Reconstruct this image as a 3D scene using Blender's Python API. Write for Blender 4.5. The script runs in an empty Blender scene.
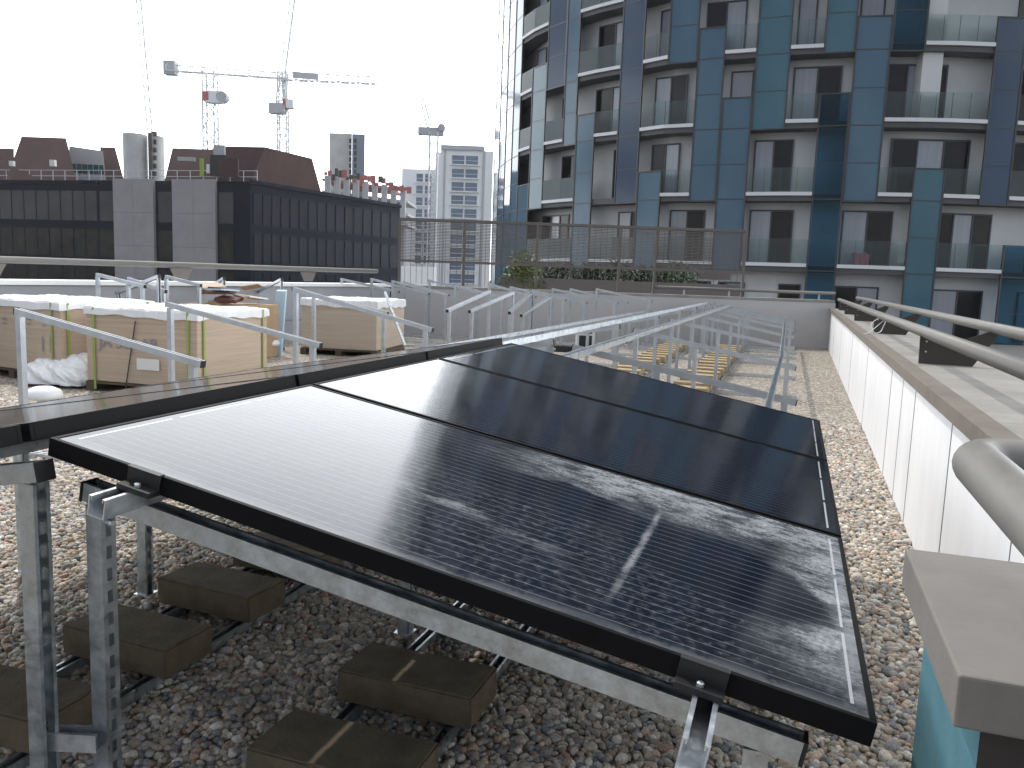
import bpy, bmesh, math, random
import numpy as np
from mathutils import Vector, Matrix
random.seed(7); rng = np.random.default_rng(7)
S = bpy.context.scene
COL = S.collection
V = Vector
rad = math.radians

# ------------------------------------------------------------------ camera (calibrated on the panel corners)
W, H, FX = 1024, 768, 828.31
YAW, PIT, ROL = 0.32135, 0.13088, 0.03582
CAM = V((1.453, -1.310, 0.372))
TILT = rad(10.056)
ST, CT = math.sin(TILT), math.cos(TILT)
cfw = V((-math.sin(YAW)*math.cos(PIT), math.cos(YAW)*math.cos(PIT), -math.sin(PIT)))
r0 = V((math.cos(YAW), math.sin(YAW), 0)); u0 = r0.cross(cfw)
crt = math.cos(ROL)*r0 + math.sin(ROL)*u0
cup = -math.sin(ROL)*r0 + math.cos(ROL)*u0
def ray(px, py): return cfw + crt*((px-W/2)/FX) - cup*((py-H/2)/FX)
def dp(px, py, D): return CAM + ray(px, py)*D
def ony(px, py, y): d = ray(px, py); return CAM + d*((y-CAM.y)/d.y)
def onz(px, py, z): d = ray(px, py); return CAM + d*((z-CAM.z)/d.z)
def onx(px, py, x): d = ray(px, py); return CAM + d*((x-CAM.x)/d.x)
cd = bpy.data.cameras.new('camera'); cam = bpy.data.objects.new('camera', cd); COL.objects.link(cam)
M = Matrix((crt, cup, -cfw)).transposed().to_4x4(); M.translation = CAM
cam.matrix_world = M
cd.sensor_fit = 'HORIZONTAL'; cd.sensor_width = 36; cd.lens = FX/1024*36; cd.clip_end = 6000; cd.clip_start = 0.02
S.camera = cam

ZG = -0.975      # gravel level

def hdir(px): d = ray(px, 200); return V((d.x, d.y, 0)).normalized()
# ------------------------------------------------------------------ materials
def mat(name, col, rough=.6, metal=0., var=0., scale=8., bump=0., bscale=40., spec=.5, rvar=0., coat=0., detail=4., stretch=None):
    m = bpy.data.materials.new(name); m.use_nodes = True
    nt = m.node_tree; b = nt.nodes['Principled BSDF']
    b.inputs['Base Color'].default_value = (*col, 1); b.inputs['Roughness'].default_value = rough
    b.inputs['Metallic'].default_value = metal; b.inputs['Specular IOR Level'].default_value = spec
    b.inputs['Coat Weight'].default_value = coat
    L = nt.links.new
    if var or bump or rvar:
        tc = nt.nodes.new('ShaderNodeTexCoord'); src = tc.outputs['Object']
        if stretch:
            mp = nt.nodes.new('ShaderNodeMapping'); mp.inputs['Scale'].default_value = stretch; L(src, mp.inputs[0]); src = mp.outputs[0]
        if var or rvar:
            n = nt.nodes.new('ShaderNodeTexNoise'); n.inputs['Scale'].default_value = scale; n.inputs['Detail'].default_value = detail
            n.inputs['Roughness'].default_value = .65
            L(src, n.inputs['Vector'])
        if var:
            mr = nt.nodes.new('ShaderNodeMapRange'); mr.inputs[1].default_value = .25; mr.inputs[2].default_value = .75
            mr.inputs[3].default_value = 1-var; mr.inputs[4].default_value = 1+var; L(n.outputs[0], mr.inputs[0])
            mx = nt.nodes.new('ShaderNodeVectorMath'); mx.operation = 'SCALE'; mx.inputs[0].default_value = col; L(mr.outputs[0], mx.inputs['Scale'])
            L(mx.outputs[0], b.inputs['Base Color'])
        if rvar:
            mr2 = nt.nodes.new('ShaderNodeMapRange'); mr2.inputs[1].default_value = .3; mr2.inputs[2].default_value = .7
            mr2.inputs[3].default_value = max(.02, rough-rvar); mr2.inputs[4].default_value = rough+rvar; L(n.outputs[0], mr2.inputs[0]); L(mr2.outputs[0], b.inputs['Roughness'])
        if bump:
            n2 = nt.nodes.new('ShaderNodeTexNoise'); n2.inputs['Scale'].default_value = bscale; n2.inputs['Detail'].default_value = 5; L(src, n2.inputs['Vector'])
            bp = nt.nodes.new('ShaderNodeBump'); bp.inputs['Strength'].default_value = bump; bp.inputs['Distance'].default_value = .01
            L(n2.outputs[0], bp.inputs['Height']); L(bp.outputs[0], b.inputs['Normal'])
    return m
def glassmat(name, tint, refl=.12, alpha=.75):
    m = bpy.data.materials.new(name); m.use_nodes = True; nt = m.node_tree; nt.nodes.clear(); L = nt.links.new
    o = nt.nodes.new('ShaderNodeOutputMaterial'); t = nt.nodes.new('ShaderNodeBsdfTransparent'); t.inputs[0].default_value = (*tint, 1)
    p = nt.nodes.new('ShaderNodeBsdfPrincipled'); p.inputs['Base Color'].default_value = (*[c*.5 for c in tint], 1); p.inputs['Roughness'].default_value = .05
    fr = nt.nodes.new('ShaderNodeFresnel'); fr.inputs[0].default_value = 1.5
    ad = nt.nodes.new('ShaderNodeMath'); ad.operation = 'ADD'; ad.use_clamp = True; ad.inputs[1].default_value = refl; L(fr.outputs[0], ad.inputs[0])
    mx = nt.nodes.new('ShaderNodeMixShader'); L(ad.outputs[0], mx.inputs[0]); L(t.outputs[0], mx.inputs[1]); L(p.outputs[0], mx.inputs[2]); L(mx.outputs[0], o.inputs[0])
    return m

GALV = mat('galvanised_steel', (.44, .48, .51), .40, .85, .42, 26, .10, 120, rvar=.16, detail=8)
GALVB = mat('bright_galvanised_steel', (.60, .64, .68), .34, .85, .25, 26, .04, 90, rvar=.1)
GALVF = mat('clean_galvanised_steel', (.47, .50, .54), .38, .8, .16, 9)
BLACKP = mat('black_plastic', (.012, .012, .013), .5)
ANOD = mat('black_anodised_aluminium', (.007, .007, .008), .5, .0, .2, 20, spec=.08)
BACKS = mat('panel_backsheet', (.015, .015, .016), .6)
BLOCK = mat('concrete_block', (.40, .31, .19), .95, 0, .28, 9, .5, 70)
BLOCKD = mat('shaded_concrete_block', (.135, .108, .07), .95, 0, .35, 9, .5, 70)  # darker copy of concrete_block: shade under the panels put into the colour
PAR = mat('white_parapet_panel', (.80, .80, .81), .75, 0, .09, 1.6, .03, 60, stretch=(1, 2.2, .5), detail=7)
FARW = mat('pale_render', (.50, .485, .48), .85, 0, .06, 1.2, .05, 30)
COPE = mat('coping_concrete', (.27, .255, .235), .75, 0, .24, 3.2, .12, 60)
COPED = mat('coping_slab', (.165, .152, .14), .7, 0, .14, 7, .10, 120)
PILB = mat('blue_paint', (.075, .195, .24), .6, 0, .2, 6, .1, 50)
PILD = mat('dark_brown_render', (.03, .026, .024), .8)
RAILM = mat('brushed_handrail', (.175, .168, .156), .5, .1, .1, 12, .03, 60, rvar=.08)
BRK = mat('brown_painted_steel', (.052, .043, .036), .6, 0, .15, 8)
SEAL = mat('joint_sealant', (.20, .21, .23), .8)
CARD = mat('cardboard', (.50, .395, .30), .85, 0, .16, 3, .15, 30, stretch=(.4, .4, 14))
CARD2 = mat('brown_cardboard', (.40, .27, .16), .85, 0, .2, 5, .1, 30)
FILM = mat('white_plastic_film', (.80, .81, .82), .35, 0, .05, 3, .5, 7)
WRAP = mat('stretch_wrapped_card', (.52, .43, .34), .35, 0, .12, 2, .5, 10, stretch=(.5, .5, 9))
STRAP = mat('green_strap', (.30, .38, .08), .5)
DSTRAP = mat('dark_strap', (.03, .03, .04), .5)
LABELW = mat('white_label', (.75, .74, .72), .6)
INK = mat('grey_print', (.27, .25, .28), .8)
WOODP = mat('pallet_wood', (.10, .075, .05), .9, 0, .3, 9)
BLUEF = mat('pale_blue_sheet', (.50, .66, .78), .6, 0, .1, 4, .2, 12)
REDF = mat('dark_red_sheet', (.12, .04, .035), .6)
WHITEP = mat('white_pvc', (.72, .73, .74), .4, 0, .06, 10)
FENCE = mat('fence_steel', (.145, .125, .115), .55, .3)
DKGLASS = mat('dark_bronze_glass', (.009, .011, .019), .12, 0, .25, .2, spec=.03)
PALEPANE = mat('bronze_window_pane', (.06, .06, .062), .10, 0, .3, .25, spec=.12)
DKPANE = mat('brown_window_pane', (.025, .022, .02), .08, 0, .7, .5, spec=.12)
DKCLAD = mat('black_cladding', (.008, .011, .021), .45, 0, .2, .3, spec=.02)
STONE = mat('grey_granite_panel', (.33, .31, .315), .8, 0, .10, .6, .05, 3)
MANSARD = mat('plum_metal_roof', (.082, .047, .045), .75, 0, .18, .5, spec=.15, stretch=(1, 1, .15))
CONC = mat('raw_concrete', (.50, .50, .49), .9, 0, .16, .35, .1, 2)
CONCP = mat('pale_concrete', (.45, .45, .46), .9, 0, .08, .4)
FORM = mat('red_formwork', (.42, .13, .12), .7, 0, .15, .6)
CRW = mat('crane_paint', (.62, .64, .66), .5)
CRR = mat('crane_red', (.45, .09, .09), .5)
CRG = mat('crane_grey', (.44, .46, .48), .6)
WTOW = mat('white_cladding', (.85, .86, .87), .6, 0, .04, .1)
WTGL = mat('blue_grey_glazing', (.10, .15, .22), .12, 0, .3, .2)
TWALL = mat('tower_white_render', (.64, .64, .635), .8, 0, .07, .5)
TSLAB = mat('tower_slab_grey', (.10, .098, .105), .7)
TEDGE = mat('tower_slab_edge', (.70, .71, .72), .6)
TFRAME = mat('tower_dark_frame', (.05, .05, .058), .45)
TWIN = mat('tower_window_glass', (.010, .010, .012), .06, spec=.22)
TCURT = mat('pale_curtain_behind_glass', (.34, .36, .41), .15, 0, .12, 1.2, spec=.6, stretch=(6, 6, .2))
TBAL = glassmat('balustrade_glass', (.87, .92, .92), .03)
TSEE = glassmat('clear_blue_glass', (.28, .50, .62), .05)
def blueglass(name, a, b):
    m = mat(name, a, .07, 0, spec=.28); nt = m.node_tree; L = nt.links.new; p = nt.nodes['Principled BSDF']
    tc = nt.nodes.new('ShaderNodeTexCoord'); n = nt.nodes.new('ShaderNodeTexNoise'); n.inputs['Scale'].default_value = .35; n.inputs['Detail'].default_value = 3
    mp = nt.nodes.new('ShaderNodeMapping'); mp.inputs['Scale'].default_value = (1, 1, .5); L(tc.outputs['Object'], mp.inputs[0]); L(mp.outputs[0], n.inputs['Vector'])
    mx = nt.nodes.new('ShaderNodeMix'); mx.data_type = 'RGBA'; mx.inputs['A'].default_value = (*a, 1); mx.inputs['B'].default_value = (*b, 1)
    mr = nt.nodes.new('ShaderNodeMapRange'); mr.inputs[1].default_value = .35; mr.inputs[2].default_value = .65; L(n.outputs[0], mr.inputs[0])
    L(mr.outputs[0], mx.inputs['Factor']); L(mx.outputs['Result'], p.inputs['Base Color'])
    bp = nt.nodes.new('ShaderNodeBump'); bp.inputs['Strength'].default_value = .05; bp.inputs['Distance'].default_value = .3; L(n.outputs[0], bp.inputs['Height']); L(bp.outputs[0], p.inputs['Normal'])
    return m
TG = [blueglass('tower_blue_glass', (.055, .115, .175), (.085, .155, .215)), blueglass('tower_navy_glass', (.032, .055, .10), (.042, .075, .125)), blueglass('tower_teal_glass', (.045, .118, .155), (.07, .155, .20))]
LEAFA = mat('yellow_green_leaves', (.11, .15, .02), .6, 0, .35, 3)
LEAFB = mat('dark_green_leaves', (.025, .045, .015), .6, 0, .35, 3)
BARK = mat('shrub_stem', (.06, .045, .03), .9)
STREET = mat('street_tarmac', (.05, .05, .052), .9, 0, .1, .05)
TERR = mat('terrace_paving', (.20, .19, .18), .85, 0, .1, .5)
PINK = mat('pink_cloth', (.65, .28, .32), .8); WCLOTH = mat('white_cloth', (.75, .75, .75), .8)

# ------------------------------------------------------------------ mesh builder
class MB:
    def __init__(s): s.v = []; s.f = []; s.m = []
    def face(s, pts, mi=0):
        i = len(s.v); s.v += [tuple(p) for p in pts]; s.f.append(tuple(range(i, i+len(pts)))); s.m.append(mi)
    def hexa(s, b, t, mi=0):      # bottom 4 (ccw from above), top 4
        i = len(s.v); s.v += [tuple(p) for p in b] + [tuple(p) for p in t]
        s.f += [(i+3, i+2, i+1, i), (i+4, i+5, i+6, i+7)] + [(i+k, i+(k+1) % 4, i+4+(k+1) % 4, i+4+k) for k in range(4)]
        s.m += [mi]*6
    def box(s, x0, x1, y0, y1, z0, z1, mi=0):
        s.hexa([(x0, y0, z0), (x1, y0, z0), (x1, y1, z0), (x0, y1, z0)], [(x0, y0, z1), (x1, y0, z1), (x1, y1, z1), (x0, y1, z1)], mi)
    def obox(s, o, a, b, c, mi=0):   # origin corner and three edge vectors (right-handed)
        o, a, b, c = V(o), V(a), V(b), V(c)
        s.hexa([o, o+a, o+a+b, o+b], [o+c, o+a+c, o+a+b+c, o+b+c], mi)
    def bar(s, p, q, w, h=None, up=(0, 0, 1), mi=0):
        p, q = V(p), V(q); d = (q-p); up = V(up)
        if abs(d.normalized().dot(up)) > .98: up = V((0, 1, 0))
        r = d.cross(up).normalized(); u = r.cross(d).normalized(); h = h or w
        s.obox(p - r*w/2 - u*h/2, d, -r*-w if False else r*w, u*h, mi) if False else s.hexa(
            [p-r*w/2-u*h/2, p+r*w/2-u*h/2, q+r*w/2-u*h/2, q-r*w/2-u*h/2], [p-r*w/2+u*h/2, p+r*w/2+u*h/2, q+r*w/2+u*h/2, q-r*w/2+u*h/2], mi)
    def sweep(s, path, r, n=12, mi=0, caps=True):
        path = [V(p) for p in path]; rings = []; prev = None
        for k, p in enumerate(path):
            d = (path[min(k+1, len(path)-1)] - path[max(k-1, 0)]).normalized()
            if prev is None: a = d.cross(V((0, 0, 1)) if abs(d.z) < .9 else V((1, 0, 0))).normalized()
            else: a = (prev - d*prev.dot(d)).normalized()
            prev = a; b = d.cross(a); rr = r[k] if isinstance(r, (list, tuple)) else r
            i = len(s.v); s.v += [tuple(p + (a*math.cos(t) + b*math.sin(t))*rr) for t in [2*math.pi*j/n for j in range(n)]]; rings.append(i)
        for i, j in zip(rings, rings[1:]):
            for k in range(n): s.f.append((i+k, i+(k+1) % n, j+(k+1) % n, j+k)); s.m.append(mi)
        if caps:
            s.f.append(tuple(rings[0]+k for k in reversed(range(n)))); s.m.append(mi)
            s.f.append(tuple(rings[-1]+k for k in range(n))); s.m.append(mi)
    def lathe(s, c, prof, n=20, mi=0):
        c = V(c); rings = []
        for r, z in prof:
            i = len(s.v); s.v += [tuple(c + V((r*math.cos(2*math.pi*j/n), r*math.sin(2*math.pi*j/n), z))) for j in range(n)]; rings.append(i)
        for i, j in zip(rings, rings[1:]):
            for k in range(n): s.f.append((i+k, i+(k+1) % n, j+(k+1) % n, j+k)); s.m.append(mi)
        s.f.append(tuple(rings[0]+k for k in reversed(range(n)))); s.m.append(mi); s.f.append(tuple(rings[-1]+k for k in range(n))); s.m.append(mi)
    def prism(s, prof, o, ax, u, w, L, mi=0):     # closed 2-D profile (u,w) extruded along ax from o
        o, ax, u, w = V(o), V(ax), V(u), V(w); n = len(prof); i = len(s.v)
        s.v += [tuple(o + u*a + w*b) for a, b in prof] + [tuple(o + ax*L + u*a + w*b) for a, b in prof]
        for k in range(n): s.f.append((i+k, i+(k+1) % n, i+n+(k+1) % n, i+n+k)); s.m.append(mi)
        s.f.append(tuple(i+k for k in reversed(range(n)))); s.m.append(mi); s.f.append(tuple(i+n+k for k in range(n))); s.m.append(mi)
    def strut(s, p, q, up, w=.041, h=.041, t=.0028, lip=.008, mi=0, dent=True):   # C channel, open side towards 'up'; p,q on the web's outer centre line
        p, q, up = V(p), V(q), V(up).normalized(); d = (q-p); L = d.length; d = d/L; up = (up - d*up.dot(d)).normalized(); r = d.cross(up)
        a = w/2
        prof = [(-a, 0), (a, 0), (a, h), (a-lip, h), (a-lip, h-lip), (a-lip+t, h-lip), (a-t, h-t) if False else (a-lip+t, h-t), (a-t, h-t), (a-t, t), (-a+t, t), (-a+t, h-t), (-a+lip-t, h-t), (-a+lip-t, h-lip), (-a+lip, h-lip), (-a+lip, h), (-a, h)]
        s.prism(prof, p, d, r, up, L, mi)
    def slotted(s, p, q, face, w=.041, h=.041, t=.003, pitch=.05, sl=.028, sw=.014, mi=0):   # channel whose web (facing 'face') is pierced by slots; p,q on web outer centre line
        p, q, fc = V(p), V(q), V(face).normalized(); d = q-p; L = d.length; d /= L; r = d.cross(fc)
        a = w/2
        for sg in (-1, 1):
            s.obox(p + r*(sg*a if sg < 0 else sw/2) - fc*t, d*L, fc*t, r*(a-sw/2) , mi) if False else s._ob(p + r*(-a if sg < 0 else sw/2) - fc*t, d*L, r*(a-sw/2), fc*t, mi)
            s._ob(p + r*(-a if sg < 0 else a-t) - fc*h, d*L, r*t, fc*(h-t), mi)
            s._ob(p + r*(-a+t if sg < 0 else a-t-.006) - fc*h, d*L, r*.006, fc*t, mi)
        k = 0.; n = int(L/pitch)
        for i in range(n+1):
            z0 = i*pitch - (pitch-sl)/2; z1 = z0 + (pitch-sl); z0 = max(z0, 0); z1 = min(z1, L)
            if z1 > z0: s._ob(p + d*z0 - r*sw/2 - fc*t, d*(z1-z0), r*sw, fc*t, mi)
    def _ob(s, o, a, b, c, mi=0):
        if a.cross(b).dot(c) < 0: a, b = b, a
        s.obox(o, a, b, c, mi)
    def build(s, name, mats, parent=None, loc=None, smooth=False, bevel=0., fix=False):
        base = V((0, 0, 0))
        if parent is not None: base = WL[parent.name]
        elif loc is not None: base = V(loc)
        me = bpy.data.meshes.new(name)
        me.from_pydata([tuple(V(v)-base) for v in s.v], [], s.f)
        for m in (mats if isinstance(mats, (list, tuple)) else [mats]): me.materials.append(m)
        me.polygons.foreach_set('material_index', s.m)
        if smooth: me.polygons.foreach_set('use_smooth', [True]*len(s.f))
        if fix:
            bm = bmesh.new(); bm.from_mesh(me); bmesh.ops.recalc_face_normals(bm, faces=bm.faces); bm.to_mesh(me); bm.free()
        me.update()
        o = bpy.data.objects.new(name, me); COL.objects.link(o)
        if parent is not None: o.parent = parent; WL[o.name] = base
        else: o.location = base; WL[o.name] = base
        if bevel:
            b = o.modifiers.new('edge', 'BEVEL'); b.width = bevel; b.segments = 2; b.limit_method = 'ANGLE'
        return o
WL = {}
def tag(o, label=None, cat=None, group=None, kind=None):
    if label: o['label'] = label
    if cat: o['category'] = cat
    if group: o['group'] = group
    if kind: o['kind'] = kind
    return o
def thing(name, loc, label, cat, group=None):
    o = bpy.data.objects.new(name, None); COL.objects.link(o); o.location = V(loc); o.empty_display_size = .2; WL[o.name] = V(loc)
    return tag(o, label, cat, group)
def copy_tree(o, loc=None, parent=None):
    c = o.copy(); COL.objects.link(c)
    if parent is not None: c.parent = parent
    if loc is not None: c.location = V(loc)
    for ch in list(o.children): copy_tree(ch, None, c)
    return c
def fr(o, *k):  return o
ORD = ['nearest', 'second', 'third', 'fourth', 'fifth', 'sixth', 'seventh', 'eighth', 'ninth', 'tenth', 'eleventh', 'twelfth', 'thirteenth', 'fourteenth', 'fifteenth', 'sixteenth', 'seventeenth', 'eighteenth', 'nineteenth', 'twentieth', 'twenty-first', 'twenty-second']
def linkinput(m, name): return m.node_tree.nodes['Principled BSDF'].inputs[name]

# ------------------------------------------------------------------ sky, sun
SUN = V((-.55, .50, 1.0)).normalized()
w = bpy.data.worlds.new('World'); S.world = w; w.use_nodes = True
nt = w.node_tree; L = nt.links.new; bg = nt.nodes['Background']
sky = nt.nodes.new('ShaderNodeTexSky'); sky.sky_type = 'NISHITA'; sky.sun_disc = False
sky.sun_elevation = math.asin(SUN.z); sky.sun_rotation = math.atan2(SUN.x, SUN.y); sky.dust_density = 2.5; sky.air_density = 1.0
tc = nt.nodes.new('ShaderNodeTexCoord'); sx = nt.nodes.new('ShaderNodeSeparateXYZ'); L(tc.outputs['Generated'], sx.inputs[0])
mp = nt.nodes.new('ShaderNodeMapping'); mp.inputs['Scale'].default_value = (1, 1, 2.4); L(tc.outputs['Generated'], mp.inputs[0])
n = nt.nodes.new('ShaderNodeTexNoise'); n.inputs['Scale'].default_value = 2.3; n.inputs['Detail'].default_value = 7; n.inputs['Roughness'].default_value = .55; L(mp.outputs[0], n.inputs['Vector'])
ad = nt.nodes.new('ShaderNodeMath'); ad.operation = 'MULTIPLY_ADD'; ad.inputs[1].default_value = .30; L(sx.outputs['Y'], ad.inputs[0]); L(n.outputs[0], ad.inputs[2])
mr = nt.nodes.new('ShaderNodeMapRange'); mr.interpolation_type = 'SMOOTHSTEP'; mr.inputs[1].default_value = .34; mr.inputs[2].default_value = .60; L(ad.outputs[0], mr.inputs[0])
mr.inputs[3].default_value = .12; mr.inputs[4].default_value = .97
mx = nt.nodes.new('ShaderNodeMix'); mx.data_type = 'RGBA'; L(mr.outputs[0], mx.inputs['Factor']); L(sky.outputs[0], mx.inputs['A'])
# thin cloud lit from behind: brighter on the sun's side of the sky, brightest round the sun
def dotn(v):
    d = nt.nodes.new('ShaderNodeVectorMath'); d.operation = 'DOT_PRODUCT'; d.inputs[1].default_value = v; L(tc.outputs['Generated'], d.inputs[0]); return d.outputs['Value']
def mrn(x, a, b, c, e, itp='SMOOTHSTEP'):
    m_ = nt.nodes.new('ShaderNodeMapRange'); m_.interpolation_type = itp; m_.inputs[1].default_value = a; m_.inputs[2].default_value = b; m_.inputs[3].default_value = c; m_.inputs[4].default_value = e; L(x, m_.inputs[0]); return m_.outputs[0]
side = mrn(dotn((-.50, .866, 0)), -.45, .95, 36., 31.5); gl = mrn(dotn(tuple(SUN)), .55, 1.0, 0., 3.)
su = nt.nodes.new('ShaderNodeMath'); su.operation = 'ADD'; L(side, su.inputs[0]); L(gl, su.inputs[1])
el = mrn(sx.outputs['Z'], .05, .85, 1.4, .5); mu = nt.nodes.new('ShaderNodeMath'); mu.operation = 'MULTIPLY'; L(su.outputs[0], mu.inputs[0]); L(el, mu.inputs[1]); su = mu
vs_ = nt.nodes.new('ShaderNodeVectorMath'); vs_.operation = 'SCALE'; vs_.inputs[0].default_value = (.97, 1.0, 1.03); L(su.outputs[0], vs_.inputs['Scale']); L(vs_.outputs[0], mx.inputs['B'])
L(mx.outputs['Result'], bg.inputs[0]); bg.inputs[1].default_value = .1
sl = bpy.data.lights.new('sun', 'SUN'); sl.energy = 2.0; sl.angle = rad(.6); sl.color = (1, .95, .87)
so = bpy.data.objects.new('sun', sl); COL.objects.link(so); so.rotation_euler = SUN.to_track_quat('Z', 'Y').to_euler()
S.view_settings.view_transform = 'Standard'; S.view_settings.look = 'None'; S.view_settings.gamma = 1; S.view_settings.exposure = -.03
S.render.engine = 'CYCLES'; S.cycles.use_denoising = True; S.cycles.max_bounces = 8; S.cycles.transparent_max_bounces = 24
S.cycles.caustics_reflective = False; S.cycles.caustics_refractive = False; S.cycles.sample_clamp_indirect = 6

# ------------------------------------------------------------------ setting: street, terrace, gravel roof
b = MB(); b.face([(-3000, -3000, -24), (3000, -3000, -24), (3000, 3000, -24), (-3000, 3000, -24)]); tag(b.build('ground', STREET), kind='structure')
def gravelmat():
    m = bpy.data.materials.new('river_gravel'); m.use_nodes = True; nt = m.node_tree; L = nt.links.new; p = nt.nodes['Principled BSDF']; p.inputs['Roughness'].default_value = .85
    tc = nt.nodes.new('ShaderNodeTexCoord'); vo = nt.nodes.new('ShaderNodeTexVoronoi'); vo.inputs['Scale'].default_value = 36; L(tc.outputs['Object'], vo.inputs['Vector'])
    ra = nt.nodes.new('ShaderNodeValToRGB'); ra.color_ramp.interpolation = 'CONSTANT'; cr = ra.color_ramp
    pal = [(.42, .35, .27), (.54, .48, .39), (.36, .34, .31), (.60, .54, .46), (.42, .30, .22), (.27, .27, .265), (.50, .43, .35), (.66, .62, .55)]
    while len(cr.elements) < len(pal): cr.elements.new(.5)
    for i, c in enumerate(pal): cr.elements[i].position = i/len(pal); cr.elements[i].color = (*c, 1)
    sp = nt.nodes.new('ShaderNodeSeparateColor'); L(vo.outputs['Color'], sp.inputs[0]); L(sp.outputs[0], ra.inputs[0])
    ed = nt.nodes.new('ShaderNodeMapRange'); ed.inputs[1].default_value = .25; ed.inputs[2].default_value = .75; ed.inputs[3].default_value = 1; ed.inputs[4].default_value = .45; L(vo.outputs['Distance'], ed.inputs[0])
    ml = nt.nodes.new('ShaderNodeVectorMath'); ml.operation = 'SCALE'; L(ra.outputs[0], ml.inputs[0]); L(ed.outputs[0], ml.inputs['Scale']); L(ml.outputs[0], p.inputs['Base Color'])
    bp = nt.nodes.new('ShaderNodeBump'); bp.invert = True; bp.inputs['Strength'].default_value = .8; bp.inputs['Distance'].default_value = .02; L(vo.outputs['Distance'], bp.inputs['Height']); L(bp.outputs[0], p.inputs['Normal'])
    return m, pal
GRAV, PAL = gravelmat()
b = MB(); b.face([(-9.2, -6, ZG), (2.9, -6, ZG), (2.9, 18.3, ZG), (-9.2, 18.3, ZG)]); tag(b.build('gravel_roof', GRAV), kind='structure')
b = MB(); b.box(-9.6, 3.2, -6.2, 18.6, -24, ZG-.02); tag(b.build('building_base', STONE), kind='structure')

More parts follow.
